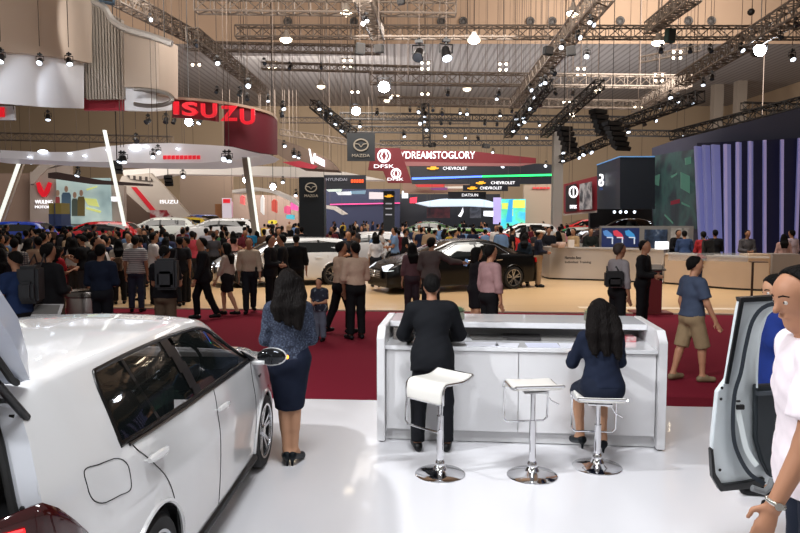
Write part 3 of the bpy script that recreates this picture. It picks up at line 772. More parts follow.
MAROON = mat('maroon_banner', (112, 24, 34), .6, emit=.12)
NAVY = mat('navy_panel', (16, 20, 34), .45)
NEARBLK = mat('near_black_panel', (18, 24, 30), .4)
def bowtie(parent, u, v, w, Y):
    b = MB(); h = w * .3
    outline([(u - w / 2, v - h * .1), (u - w * .2, v - h * .1), (u - w * .2, v - h / 2), (u + w * .3, v - h / 2), (u + w * .25, v - h * .1), (u + w / 2, v - h * .1), (u + w * .42, v + h * .3), (u + w * .2, v + h * .3), (u + w * .18, v + h / 2), (u - w * .3, v + h / 2), (u - w * .25, v + h * .3), (u - w * .5, v + h * .3)], Y, .05, b)
    return b.build('bow_tie_logo', GLOW('gold_logo', (235, 165, 40), .9), parent)

# ---------------------------------------------------------------- white ring structure high on the left
FAB = mat('grey_beige_fabric', (188, 172, 158), .7)
WSAT = mat('white_satin_panel', (222, 224, 230), .4)
t = thing('hanging_ring', 'huge curved beige and white fabric ring hanging over the left side', 'canopy')
wall_path(spl([(-60, -60, 48, 17), (0, -40, 51.5, 19), (50, -30, 56, 21), (92, -8, 63, 24)], 16), .3).build('fabric_band', FAB, t, True)
wall_path(spl([(-60, 50, 100, 17.6), (0, 52, 103.5, 19.6), (45, 56, 107, 21.4), (84, 60, 108.5, 24)], 16), .2).build('white_panel', WSAT, t, True)
wall_path(spl([(124, 30, 87, 25), (140, 33, 88.5, 24.6), (160, 38, 94, 24.4), (178, 46, 99, 25.5)], 12), .3).build('fabric_band', FAB, t, True)
wall_path(spl([(124.5, 86, 110.5, 25.1), (150, 87, 111, 24.8), (172, 98, 110, 25.2)], 10), .2).build('white_panel', WSAT, t, True)
b = MB(); b.tube([P(u, v, 24.3) for u, v in spl([(134, 104), (150, 106), (166, 104), (173, 99), (166, 93), (150, 90), (134, 89)], 20)], .07, 6); b.build('steel_hoop', STEEL, t, True)
b = MB(); b.tube([P(u, v, 24) for u, v in spl([(90, 0), (104, 7), (112, 20), (126, 29), (150, 36), (172, 44)], 20)], .12, 6); b.build('curved_trim', mat('silver_trim', (176, 172, 168), .4, .4), t, True)
for i, u in enumerate(np.linspace(87, 123, 13)):
    b = MB(); vt = 2 + (u - 87) * .55; b.box(P(u, (vt + 98) / 2, 25), (.06, .25, (98 - vt) / FPX * 25)); b.build('slat', mat('grey_slat', (150, 140, 130), .5), t)
b = wall_path([(84, 98, 110.5, 25.6), (126, 98, 110.5, 25.6)], .2); b.build('red_band', mat('crimson_band', (150, 24, 44), .6), t)
b = wall_path([(86, 5, 70, 27), (110, 18, 96, 27)], .2); b.build('back_panel', mat('brown_panel', (120, 100, 84), .7), t)
b = wall_path([(92, 70, 96, 26.5), (109, 78, 96, 26.5)], .2); b.build('back_panel', NAVY, t)
b = wall_path([(108, 30, 48, 26.4), (124, 34, 50, 26.4)], .1); b.build('lit_panel', mat('lit_white_panel', (210, 215, 225), .5, emit=.35), t)
t = thing('hanging_sign', 'white framed red sign cut off by the left edge under the ring', 'sign')
panel('frame', -14, 106, 14, 120, 21, WSAT, t); panel('red_face', -14, 107.5, 5, 117, 21, GLOW('lit_red_face', (210, 20, 34), .8), t, .05, -.06)

# ---------------------------------------------------------------- truck maker's canopy with the red letters
t = thing('booth_canopy', 'round canopy with the red ISUZU letters and a lilac underside', 'canopy')
rim = spl([(172, 96.5, 27), (200, 98.5, 26), (235, 103, 25.6), (262, 109, 26.2), (274, 114, 27.2), (277.5, 119, 28.5)], 18)
wall_path([(u, v, v + 2.6, Y) for u, v, Y in rim], .3).build('rim', mat('beige_rim', (176, 152, 132), .6), t, True)
wall_path([(u, v + 2.6, v + 21, Y + .1) for u, v, Y in rim if u < 221], .2).build('letter_band', mat('maroon_band', (120, 22, 36), .6), t, True)
wall_path([(u, v + 2.6, np.interp(u, [218, 235, 262, 278], [145, 147, 153, 155]), Y + .1) for u, v, Y in rim if u > 216], .2).build('red_fabric', REDM, t, True)
for ch, u0, u1 in zip('ISUZU', (173.5, 182, 201, 220.5, 240), (179, 198, 217, 237.5, 255)):
    f = lambda u: np.interp(u, [p[0] for p in rim], [p[1] for p in rim])
    yy = float(np.interp((u0 + u1) / 2, [p[0] for p in rim], [p[2] for p in rim])) - .25
    ptext(ch, 'letter', REDL, t, u0, f(u0) + 5, u1, f(u1) + 17.5, yy, bold=.03, ext=.06)
b = MB(); outline([(-40, 149), (0, 150), (40, 152), (70, 152), (100, 147), (130, 144), (170, 143), (210, 145), (250, 148), (264, 152), (258, 156), (235, 160), (200, 163), (150, 163), (100, 162), (60, 161), (0, 158), (-40, 157)], 27, 3.5, b)
b.build('canopy_disc', mat('lilac_white', (224, 221, 222), .4, emit=.22, ergb=(205, 200, 206)), t)  # weak emission stands in for lamp light falling on the disc
b = MB()
for k in range(9): outline([(163 + k * 4.2, 155.5), (166 + k * 4.2, 155.3), (166 + k * 4.2, 159), (163 + k * 4.2, 159.2)], 26.9, .1, b)
b.build('red_lettering', REDL, t)
for u, v, r in ((43, 151.5, 5), (70, 153.5, 2), (85, 156, 2), (30, 157, 2), (135, 148, 6), (178, 149, 2), (108, 150, 2), (146, 146.5, 3), (265, 152, 2)):
    b = MB(); c = P(u, v, 26.95); R = r / FPX * 27; b.lathe([(R * .98, 0), (R, .03), (R * .8, .08)], (0, 0, 0), 14); o = b.build('downlight', LAMP, t); o.location = c; o.rotation_euler = (PI / 2, 0, 0); o.scale = (1, .35, 1)
def lean_post(label, p0, p1, Y, w, m, m2=None, name='light_column'):
    a = P(p0[0], p0[1], Y); c = P(p1[0], p1[1], Y); k = w / FPX * Y
    t = thing(name, label, 'column', (c.x, Y, 0)); off = Vector((c.x, Y, 0)); b = MB()
    b.prism([a + Vector((-k / 2, 0, 0)) - off, a + Vector((k / 2, 0, 0)) - off, c + Vector((k / 2, 0, 0)) - off, c + Vector((-k / 2, 0, 0)) - off], (0, k * 1.2, 0)); b.build('post', m, t)
    if m2:
        b = MB(); b.prism([a + Vector((k / 2, -.01, 0)) - off, a + Vector((k * .75, -.01, 0)) - off, c + Vector((k * .75, -.01, 0)) - off, c + Vector((k / 2, -.01, 0)) - off], (0, k, 0)); b.build('light_strip', m2, t)
BARL = GLOW('lit_white_tube', (235, 240, 230), .9)
lean_post('glowing white post leaning right at the left edge of the booth', (21, 155), (-3, 222), 31, 2.6, BARL)
lean_post('thin pale post beside the leftmost glowing post', (26, 157), (3, 222), 32, 1.2, mat('pale_post', (190, 176, 160), .5))
lean_post('glowing white post leaning left in front of the big screen', (103.8, 130), (124, 226), 25, 2.6, BARL)
lean_post('grey leaning post with glowing edge under the canopy with red letters', (244.5, 157), (255, 236), 27, 5.5, mat('grey_post', (150, 140, 130), .5), BARL)

# ---------------------------------------------------------------- booth with the red W mark and the big screen
BW = mat('booth_wall_grey', (186, 170, 160), .6)
t = thing('exhibition_booth', 'pale booth wall with red W mark and big video screen at the left', 'booth')
b = MB(); outline([(30, 172), (52, 168), (70, 164), (70, 174), (124, 186), (124, 240), (30, 240)], 42, .4, b); b.build('booth_wall', BW, t)
b = MB(); outline([(30, 174), (40, 164), (62, 160), (62, 164), (48, 168), (40, 176), (34, 184), (30, 184)], 41.9, 1.2, b); b.build('arch', mat('booth_arch', (200, 188, 178), .6), t)
b = MB(); outline([(-60, 174), (30, 173), (30, 240), (-60, 240)], 43, .3, b); b.build('side_wall', mat('booth_tan', (176, 150, 134), .7), t)
b = MB(); outline([(36, 183), (39, 182), (42, 189), (43.5, 192), (45, 189), (48, 182), (51, 183), (48.5, 192), (45, 197), (42, 197), (38, 192)], 41.8, .12, b); b.build('red_mark', REDL, t)
ptext('WULING', 'lettering', TXW, t, 35, 200, 52.5, 203.6, 41.8); ptext('MOTORS', 'lettering', TXW, t, 35, 205.6, 52, 208.3, 41.8)
t2 = thing('video_screen', 'large lit screen showing four people, beside the red W mark', 'screen')
panel('screen_panel', 56, 178, 111, 224, 41.5, blobs('screen_blue_grey', [(96, 118, 122), (140, 160, 160), (166, 182, 176), (120, 140, 140)], .35, .5, .7), t2, .2)
for k, (u, hh, w_, col) in enumerate(((57.5, 190, 4, (140, 60, 60)), (66, 186, 9, (70, 92, 110)), (74.5, 192, 5.5, (70, 78, 70)), (81, 190, 7, (96, 84, 50)))):
    c = GLOW('screen_figure_%d' % k, col, .35); b = MB()
    outline([(u - w_ / 2, 216), (u - w_ / 2, hh + 9), (u - w_ * .35, hh + 6.5), (u + w_ * .35, hh + 6.5), (u + w_ / 2, hh + 9), (u + w_ / 2, 216)], 41.42, .06, b); b.build('figure_image', c, t2)
    b = MB(); outline([(u + 1.7 * math.cos(a), hh + 3 + 3.2 * math.sin(a)) for a in [2 * PI * q / 10 for q in range(10)]], 41.4, .06, b); b.build('figure_image', GLOW('screen_face', (150, 120, 100), .4), t2)
b = MB(); outline([(84, 198), (96, 199), (99, 207), (88, 205)], 41.44, .04, b); outline([(86, 189), (97, 186), (97, 187), (87, 190.5)], 41.44, .04, b); outline([(86, 207), (101, 211), (100, 213), (86, 209)], 41.44, .04, b); b.build('yellow_image', GLOW('screen_yellow', (200, 205, 120), .6), t2)
ptext('WULING', 'lettering', TXW, t, 111, 196.5, 117.5, 201.5, 41.3)
t = thing('ticket_kiosk', 'yellow and blue block in front of the big video screen', 'kiosk'); panel('yellow_face', 48.5, 203, 61.5, 218, 38, mat('dull_yellow', (120, 106, 50), .6), t, 1.0)
panel('blue_band', 48.5, 214, 61.5, 226, 37.9, mat('dull_blue', (40, 54, 92), .6), t, 1.1); panel('post', 54, 203, 55, 226, 37.8, mat('dull_blue', (40, 54, 92), .6), t, .1)
b = MB(); outline([(48, 173), (56, 172), (100, 180), (150, 184), (150, 186), (90, 184), (48, 178)], 40, .5, b); tag(b.build('roof_beam', mat('dark_beam', (54, 38, 36), .6)), 'long dark beam over the video screen', 'beam')
t = thing('slanted_booth', 'white slanted booth wall with red diagonal stripe and pattern of holes', 'booth')
b = MB(); outline([(118, 184), (122, 176), (150, 173), (163, 186), (196, 222), (184, 246), (124, 246), (124, 190)], 49, .5, b); b.build('wall_slab', mat('white_slab', (196, 184, 172), .6), t)
b = MB(); outline([(131, 187), (136, 187), (157, 212), (162, 222), (156, 222), (150, 210)], 48.9, .2, b); b.build('red_stripe', mat('red_stripe', (196, 26, 40), .5, emit=.2), t)
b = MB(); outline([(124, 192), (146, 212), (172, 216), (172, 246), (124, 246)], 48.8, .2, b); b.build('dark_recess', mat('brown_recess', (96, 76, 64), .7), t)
b = MB(); outline([(150, 210), (166, 210), (174, 222), (150, 222)], 48.6, .2, b); b.build('poster', blobs('graphic_poster', [(30, 26, 28), (150, 30, 40), (220, 220, 220)], 1.5, .5), t)
b = MB(); outline([(126, 175), (150, 177), (152, 181), (130, 179)], 48.8, .2, b); b.build('perforated_band', stripes('holes', (190, 178, 166), (60, 50, 46), 2.4, (0,), .45), t)
ptext('ISUZU', 'lettering', TXW, t, 160, 200, 178, 203.5, 48.5)
# ribbon canopies
RIB = mat('white_ribbon', (216, 208, 200), .5, emit=.22)  # faint emission put into the colour to brighten the ribbons, no lamp
for lb, pts, Y, d in (('long white ribbon canopy passing behind the leaning grey post', [(122, 170), (170, 167), (240, 166), (300, 167), (345, 172), (385, 180), (345, 180), (300, 177), (240, 175), (170, 174), (126, 182)], 51, 2),
                      ('white curved arch framing the colourful stage, left of the black tower', [(232, 190), (255, 187), (275, 190), (291, 197), (299, 204), (299, 207), (288, 200), (272, 193), (254, 190), (232, 193)], 48, 2),
                      ('white curved roof edge right of the black tower', [(324, 205), (334, 206), (346, 214), (342, 215), (334, 210), (324, 208)], 44, 2)):
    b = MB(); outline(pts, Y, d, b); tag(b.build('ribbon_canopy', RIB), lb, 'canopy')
t = thing('booth_canopy', 'brown slanted canopy with glowing white V mark, left of the black banners', 'canopy')
b = MB(); outline([(262, 142), (276, 138), (300, 146), (330, 160), (338, 170), (300, 168), (280, 156)], 44, 3, b); b.build('roof', mat('brown_roof', (128, 108, 94), .6), t)
b = MB(); outline([(282, 162), (300, 161), (318, 166), (314, 169), (296, 167)], 43.8, .3, b); b.build('red_panel', mat('pink_red', (180, 50, 66), .6, emit=.15), t)
b = MB(); outline([(308.5, 148.5), (310, 149), (312, 160), (314, 153), (315.5, 153.5), (313, 164), (311, 163)], 43.7, .2, b); b.build('v_mark', TXW, t)
b = MB(); outline([(314.5, 155), (324.5, 160), (324.5, 167), (315, 162)], 43.7, .2, b); b.build('lit_plate', GLOW('lit_pink_white', (250, 235, 245), 1.2), t)

# ---------------------------------------------------------------- black tower and banners
def wing(parent, u, v, w, Y, m):
    b = ring(u, v, w / 2, Y, m, parent, t=.11, sy=.8)
    b.tube([P(u - w * .42, v - w * .1, Y), P(u - w * .15, v - w * .05, Y), P(u, v + w * .15, Y), P(u + w * .15, v - w * .05, Y), P(u + w * .42, v - w * .1, Y)], w * .04 * Y / FPX, 5)
    b.build('winged_logo', m, parent)
SILV = GLOW('silver_logo', (150, 140, 125), .25)
x = P(311.5, 200, 27).x; t = thing('sign_tower', 'tall black tower with MAZDA sign standing in the crowd', 'sign', (x, 27, 0))
b = MB(); zt = P(311, 177, 27).z; b.box((0, .4, zt / 2), (.98, .8, zt)); b.build('tower', NEARBLK, t, bevel=.02)
tx = thing('x', 'x', 'x'); wing(tx, 311, 187.5, 11, 26.9, SILV); ptext('MAZDA', 'lettering', SILV, tx, 304.5, 194.5, 318, 197, 26.9)
for ch in list(tx.children): ch.parent = t; ch.location = ch.location - Vector((x, 27, 0))
bpy.data.objects.remove(tx)
t = thing('hanging_banner', 'square black hanging banner with MAZDA sign', 'banner'); panel('banner_cloth', 347, 133, 375, 161, 33, NEARBLK, t); wing(t, 361, 145, 14, 32.9, SILV); ptext('MAZDA', 'lettering', SILV, t, 352, 154, 370, 157, 32.9)
b = MB(); [b.cyl(P(u, 133, 33.06), P(u, 100, 33.06), .02) for u in (350, 372)]; b.build('cable', BLACK, t)
t = thing('hanging_banner', 'maroon slanted hanging banner with two round marks and DFSK signs', 'banner')
b = MB(); outline([(372, 148), (400, 148), (412, 183), (388, 183), (383, 171), (368, 170)], 36, .15, b); b.build('banner_cloth', MAROON, t)
for u, v, r, y0, y1, a0, a1 in ((384, 156, 6, 164.5, 168, 374, 394), (396, 173.5, 4.6, 177.8, 180.6, 387.5, 403.5)):
    b = ring(u, v, r, 35.9, TXW, t, t=.13)
    for k in (-1, 1): b.tube([P(u + k * r * .15, v - r * .85, 35.9), P(u + k * r * .5, v, 35.9), P(u + k * r * .15, v + r * .85, 35.9)], r * .13 * 36 / FPX, 5)
    b.build('round_logo', TXW, t); ptext('DFSK', 'lettering', TXW, t, a0, y0, a1, y1, 35.9)
t = thing('hanging_banner', 'long maroon banner reading YDREAMSTOGLORY', 'banner')
b = MB(); outline([(398, 149.5), (475, 151.5), (536, 158), (536, 163), (475, 163), (402, 161.5)], 40, .2, b); b.build('banner_cloth', MAROON, t)
b = MB(); outline([(402, 161.5), (475, 163), (536, 163.4), (520, 166), (405, 166)], 39.95, .3, b); b.build('pale_edge', mat('dusty_pink', (150, 96, 96), .6), t)
ptext('YDREAMSTOGLORY', 'lettering', TXW, t, 400, 151.3, 475, 158.7, 39.9, bold=.004)
t = thing('booth_fascia', 'long navy fascia with blue and green light line and CHEVROLET sign', 'booth')
b = MB(); outline([(409, 165.5), (540, 163.5), (556, 165), (556, 184), (412, 184)], 50, .4, b); b.build('fascia_board', NAVY, t)
b = MB(); outline([(412, 177.6), (482, 175.6), (482, 177.2), (412, 179.6)], 49.9, .1, b); b.build('blue_light_line', GLOW('blue_line', (80, 120, 255), 2.2), t)
b = MB(); outline([(482, 175.6), (554, 173.8), (554, 175.8), (482, 177.2)], 49.9, .1, b); b.build('green_light_line', GLOW('green_line', (40, 230, 110), 1.8), t)
bowtie(t, 433, 168, 12, 49.8); ptext('CHEVROLET', 'lettering', TXW, t, 443, 166.8, 467, 169.8, 49.8)
for lb, u0, v0, u1, v1, bu, t0, t1, Y in (('navy hanging sign with gold mark and CHEVROLET, upper of two under the light line', 470, 179, 520, 186.5, 481, 491, 515, 48), ('navy hanging sign with gold mark and CHEVROLET, lower of two', 463, 185, 508, 191, 472.5, 480, 502, 46)):
    t = thing('hanging_sign', lb, 'sign'); panel('sign_board', u0, v0, u1, v1, Y, NAVY, t); m = (v0 + v1) / 2; bowtie(t, bu, m, 10, Y - .1); ptext('CHEVROLET', 'lettering', TXW, t, t0, m - 1.4, t1, m + 1.4, Y - .1)
t = thing('hanging_sign', 'dark hanging sign reading DATSUN', 'sign'); panel('sign_board', 448, 191.8, 486, 199, 52, NAVY, t); ptext('DATSUN', 'lettering', TXW, t, 462, 193.6, 478, 196.4, 51.9)
t = thing('hanging_sign', 'black hanging sign reading HYUNDAI beside the black tower', 'sign'); panel('sign_board', 324, 175, 366, 189, 40, NAVY, t); ptext('HYUNDAI', 'lettering', GLOW('grey_letters', (150, 150, 160), .4), t, 326, 178, 347, 181, 39.9)
b = MB(); [outline([(351 + k * 2.6, 179.5), (353 + k * 2.6, 179.3), (353 + k * 2.6, 182.6), (351 + k * 2.6, 182.8)], 39.9, .08, b) for k in range(5)]; b.build('orange_lettering', GLOW('orange_letters', (235, 80, 30), .9), t)
t = thing('sign_tower', 'slim black totem with gold mark and small grey marks', 'sign'); a = P(389, 191, 38); b = MB(); b.box((a.x, 38, a.z / 2), (.62, .3, a.z)); b.build('totem', NEARBLK, t); bowtie(t, 389, 196, 9, 37.8)
b = MB(); [outline([(385.5, v), (392, v), (392, v + 1.2), (385.5, v + 1.2)], 37.8, .05, b) for v in (203, 208, 214)]; b.build('small_marks', GLOW('grey_letters', (150, 150, 160), .4), t)
# the far booths
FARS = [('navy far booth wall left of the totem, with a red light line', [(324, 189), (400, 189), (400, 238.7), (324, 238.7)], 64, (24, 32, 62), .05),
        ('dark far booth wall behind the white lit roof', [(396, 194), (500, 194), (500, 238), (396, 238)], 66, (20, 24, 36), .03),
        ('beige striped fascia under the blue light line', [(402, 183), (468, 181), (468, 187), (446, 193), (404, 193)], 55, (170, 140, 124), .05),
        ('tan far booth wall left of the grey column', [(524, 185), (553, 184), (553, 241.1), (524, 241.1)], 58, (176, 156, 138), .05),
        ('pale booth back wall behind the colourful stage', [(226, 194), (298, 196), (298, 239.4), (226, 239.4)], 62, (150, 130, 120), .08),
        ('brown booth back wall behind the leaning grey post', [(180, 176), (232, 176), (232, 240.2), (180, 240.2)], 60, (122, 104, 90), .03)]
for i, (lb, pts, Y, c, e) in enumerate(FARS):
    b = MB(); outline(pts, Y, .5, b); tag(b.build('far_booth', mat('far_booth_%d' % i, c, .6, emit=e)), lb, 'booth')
t = thing('lit_roof', 'long white and blue lit roof over the far dark booth', 'canopy'); b = MB(); outline([(416, 203), (440, 199), (470, 197.5), (486, 200), (500, 204), (500, 207.5), (470, 206), (430, 206.5)], 60, 3, b); b.build('roof', GLOW('lit_blue_white', (190, 208, 225), .75), t)
b = MB(); outline([(484, 211), (500, 211), (500, 217), (484, 216)], 60, .3, b); tag(b.build('lit_sign', GLOW('lit_white_panel_far', (235, 240, 250), 1.3)), 'bright white lit panel beside the colourful screen', 'sign')
for lb, u0, u1, u2 in (('dark red picture panel in the far dark booth', 427, 450, 0), ('grey picture panel right of the white bird mark', 470, 481, 1)):
    b = MB(); outline([(u0, 208), (u1, 207), (u1, 218), (u0, 218)], 62, .2, b); tag(b.build('wall_picture', blobs('dark_picture_%d' % u2, [(30, 20, 26), (96, 50, 54) if not u2 else (96, 96, 104), (40, 34, 40)], 1.2, .5, .3)), lb, 'picture')
b = MB(); outline([(458, 216), (461, 212), (463, 207), (463.5, 212), (461, 217)], 61, .1, b); tag(b.build('bird_mark', TXW), 'small white bird shaped mark on the far dark booth', 'sign')
b = MB(); outline([(410, 198), (417, 197), (416.5, 203), (410, 203)], 59, .3, b); tag(b.build('lit_sign', GLOW('lit_red_sign', (240, 50, 70), 1.6)), 'small glowing red sign left of the lit roof', 'sign')
b = MB(); outline([(402, 191), (408, 190), (408, 198), (402, 198)], 58, .3, b); tag(b.build('lit_sign', GLOW('lit_white_panel_far', (235, 240, 250), 1.3)), 'small glowing white sign above the slim totem', 'sign')
b = MB(); outline([(369, 192), (384, 192.5), (384, 199), (369, 199)], 57, .3, b); tag(b.build('lit_sign', GLOW('lit_pale_sign', (200, 190, 195), .7)), 'pale lit sign left of the slim totem', 'sign')
b = MB(); outline([(330, 204), (400, 202.5), (400, 203.5), (330, 205)], 63.8, .1, b); tag(b.build('light_line', GLOW('magenta_line', (200, 60, 120), 1.2)), 'thin magenta light line on the navy far booth', 'light')
for i, (u0, u1, v0, v1) in enumerate(((326, 342, 189.5, 191.5), (336, 352, 192, 195), (350, 366, 191, 194), (415, 445, 184.5, 187), (430, 448, 188, 190), (445, 470, 186.6, 188.4))):
    b = MB(); outline([(u0, v0), (u1, v0 - .6), (u1 - 1, v1), (u0 + 2, v1)], 54, .2, b); c = [(220, 235, 225), (230, 235, 240), (120, 150, 170), (190, 60, 60), (120, 70, 120), (200, 190, 180)][i]
    tag(b.build('lit_sign', GLOW('lit_strip_%d' % i, c, .8)), 'thin %s lit strip %s' % (['pale green', 'white', 'blue grey', 'red', 'violet', 'cream'][i], ['right of the black tower top', 'below the HYUNDAI sign', 'left of the pale lit sign', 'under the beige fascia', 'over the DATSUN sign left end', 'by the lower CHEVROLET sign'][i]), 'sign')
t = thing('video_screen', 'colourful cyan and yellow video screen in the far middle', 'screen')
panel('screen_panel', 500, 199, 525, 241, 56, blobs('cyan_screen', [(60, 190, 215), (70, 200, 220), (90, 200, 160), (60, 170, 220)], .8, .5, .9), t); panel('lilac_image', 493.5, 197.5, 501, 224, 55.9, GLOW('lilac_image', (170, 160, 215), .8), t)
for u0, v0, u1, v1 in ((512, 200, 525, 208), (502, 203, 510, 209), (508, 209, 513, 216)): panel('yellow_image', u0, v0, u1, v1, 55.8, GLOW('yellow_image', (205, 215, 90), .8), t, .05)
b = MB(); outline([(509, 200), (513, 199), (512, 222), (506, 222)], 55.75, .04, b); b.build('blue_image', GLOW('blue_image', (50, 150, 215), .8), t)
b = MB(); [outline([(533 + k * 3.5, 187), (535.7 + k * 3.5, 187), (535.7 + k * 3.5, 189), (533 + k * 3.5, 189)], 57.8, .1, b) for k in range(5)]; tag(b.build('red_lettering', GLOW('faint_red', (200, 60, 60), .5)), 'faint red lettering on the tan far booth wall', 'sign')
# colourful stage bits left of the tower
for i, (u, v, w_, h_, c, nm) in enumerate(((228, 208, 7, 18, (150, 110, 130), 'mauve'), (274, 206, 5, 14, (170, 70, 60), 'brick red'), (287, 210, 6, 9, (200, 80, 120), 'pink'), (294, 206, 7, 10, (215, 90, 160), 'magenta'), (290, 217, 8, 5, (70, 170, 190), 'teal'), (272, 222, 8, 4, (205, 190, 60), 'yellow'), (262, 205, 3, 20, (190, 190, 190), 'pale grey'), (242, 200, 4, 10, (190, 90, 90), 'dusty red'))):
    b = MB(); outline([(u, v - h_ / 2), (u + w_ / 2, v - h_ / 3), (u + w_ / 2, v + h_ / 2), (u - w_ / 2, v + h_ / 3), (u - w_ / 2, v - h_ / 3)], 58, .5, b)
    tag(b.build('light_board', GLOW('stage_' + nm.replace(' ', '_'), c, .6)), '%s lit panel on the colourful far stage' % nm, 'panel')
panel('x', 215, 204, 222, 245, 50, mat('orange_brown', (140, 90, 50), .6)); o = bpy.data.objects['x']; o.name = 'information_board'; tag(o, 'brown board standing left of the leaning grey post', 'board')
t = thing('information_board', 'white and red lit board left of the leaning grey post', 'board'); panel('board', 222, 198, 232, 245, 49, GLOW('board_white', (200, 190, 200), .5), t); panel('red_header', 223, 199, 230, 203, 48.9, REDL, t, .05)
# ---------------------------------------------------------------- right side booths
t = thing('hanging_sign', 'red and dark framed booth sign with DFSK letters and a portrait', 'sign')
b = MB(); b.prism([P(565, 184, 34), P(597, 176, 31), P(597, 211, 31), P(565, 214, 34)], (0, .3, 0)); b.build('sign_frame', mat('maroon_frame', (120, 26, 36), .5, emit=.1), t)
b = MB(); b.prism([P(566, 186, 33.7), P(576.5, 183.5, 32.7), P(576.5, 211, 32.7), P(566, 212, 33.7)], (0, .1, 0)); b.build('dark_panel', NEARBLK, t)
b = MB(); b.prism([P(580, 184, 32.2), P(592, 181.5, 31), P(592, 209, 31), P(580, 210, 32.2)], (0, .1, 0)); b.build('portrait_image', blobs('portrait', [(20, 20, 24), (60, 60, 66), (150, 146, 146), (30, 30, 34)], 1.6, .5, .3), t)
b = ring(573.5, 192, 4, 32.4, TXW, t, t=.2, sy=1.3); b.tube([P(573.5, 188, 32.4), P(573.5, 196, 32.4)], .03, 5); b.build('round_logo', TXW, t); ptext('DFSK', 'lettering', TXW, t, 570, 205, 577, 208.5, 32.4, bold=.02)
b = MB(); b.prism([P(565, 213, 34), P(597, 210.5, 31), P(597, 212.5, 31), P(565, 215.5, 34)], (0, .4, 0)); b.build('pale_base', mat('pale_base', (170, 160, 152), .5), t)
t = thing('exhibition_booth', 'dark blue box shaped booth with white curl mark, left of the big dark wall', 'booth')
DB = mat('dark_blue_panel', (24, 34, 48), .45); DB2 = mat('darker_blue_panel', (14, 24, 36), .35)
b = MB(); b.prism([P(597, 165.5, 33), P(620, 157, 29), P(620, 209, 29), P(597, 209, 33)], (1.0, .5, 0)); b.build('side_fascia', DB, t)
b = MB(); b.prism([P(620, 157, 29), P(655, 157, 28.6), P(655, 209, 28.6), P(620, 209, 29)], (0, .5, 0)); b.build('front_fascia', DB2, t)
b = MB(); b.tube([P(597, 165, 32.9), P(620, 156.6, 28.9), P(655, 156.6, 28.5)], .03, 4); b.build('edge_light', GLOW('blue_edge', (90, 140, 190), .5), t)
b = MB(); b.tube([P(u, v, 31.6) for u, v in spl([(599.5, 175), (602.5, 175.5), (602, 180), (600, 180), (599.5, 185), (602.6, 185), (603, 181)], 16)], .05, 5); b.build('curl_mark', TXW, t); ptext('S', 'lettering', mat('mark_hidden_blue', (60, 90, 150), .5, emit=.5), t, 599.5, 187.5, 603, 190, 31.6)
b = MB(); b.prism([P(590, 209, 34), P(655, 209, 34), P(655, 240, 34), P(590, 240, 34)], (0, .3, 0)); b.build('back_wall', mat('dim_wall', (40, 40, 44), .6), t)
for u in (614.5, 620.5, 626, 634.5):
    b = MB(); b.sphere(P(u, 212, 32), .07, 8); b.build('downlight', LAMP, t)
t = thing('exhibition_booth', 'large dark curved booth wall with LED picture and lavender fins at the right', 'booth')
FW = [(652, 148, 250, 30), (675, 140, 252, 27.4), (700, 134, 254, 25.4), (725, 127.5, 256, 24.6), (750, 121, 258, 24.2), (775, 114.5, 260, 24), (800, 108, 262, 24), (860, 92, 266, 24)]
wall_path(FW, .4).build('curved_wall', mat('dark_slate_panel', (74, 76, 98), .5), t, True)
wall_path([(653, 156, 229, 29.8), (675, 152, 229, 27.2), (696.5, 149, 229, 25.5)], .1).build('led_picture', blobs('led_dark_green', [(46, 52, 58), (48, 56, 62), (56, 82, 80), (46, 52, 60)], .9, .5, .35), t)
G1 = GLOW('led_green', (84, 124, 108), .45)
b = MB()
for q, Y in (([(681, 172), (694, 178), (694, 196), (681, 188)], 26), ([(671, 176), (678, 172.5), (678, 174), (672, 178)], 27), ([(665, 214), (676, 225), (676, 227), (665, 216)], 27.4), ([(682, 202), (694, 208), (694, 209), (682, 204)], 26), ([(685, 158), (694, 156), (694, 163), (686, 165)], 25.9), ([(655, 176), (660, 174), (659, 186), (654, 184)], 28.9), ([(653, 201), (656, 205), (654, 206)], 29)): b = MB(); outline(q, Y, .05, b); b.build('green_image', G1, t)
b = MB(); outline([(671, 201), (680, 199), (680, 203), (671, 205)], 26.8, .05, b); b.build('red_image', GLOW('led_dull_red', (110, 40, 50), .6), t)
wall_path([(697, 143, 256, 25.0), (720, 142, 256, 24.2), (760, 140, 259, 23.8), (800, 138, 262, 23.6), (860, 136, 266, 23.6)], .1).build('fin_backing', mat('deep_blue_backing', (20, 20, 44), .5, emit=.02, ergb=(40, 40, 130)), t)
FIN = mat('lavender_fin', (146, 150, 190), .4, emit=.24, ergb=(118, 122, 188)); FINL = mat('lavender_fin_edge', (186, 178, 212), .4, emit=.28, ergb=(160, 150, 215))  # emission put into fin colours so they look brighter, not lamps
for i, (u, w_, v0, lean) in enumerate(((695, 8, 146, 5), (703, 8.5, 145, 4), (712, 9.5, 144.5, 3), (724.5, 8, 144, 1), (736.8, 6.5, 142, 0), (749, 6, 141, 0), (764, 3.4, 140, 0), (781.5, 2.6, 139.5, -.6), (799, 2.6, 138, -4))):
    Y = 23.4 + max(0, (722 - u)) * .02; k = Y / FPX; b = MB()
    a = P(u, v0, Y); c = P(u + lean, 258, Y); b.prism([a, a + Vector((w_ * k, .12, 0)), c + Vector((w_ * k, .12, 0)), c], (0, .1, 0)); b.build('fin', FIN, t)
    b = MB(); b.prism([a + Vector((-.01, -.04, 0)), a + Vector((2.2 * k, -.02, 0)), c + Vector((2.2 * k, -.02, 0)), c + Vector((-.01, -.04, 0))], (0, .05, 0)); b.build('fin_edge', FINL if i > 2 else FIN, t)
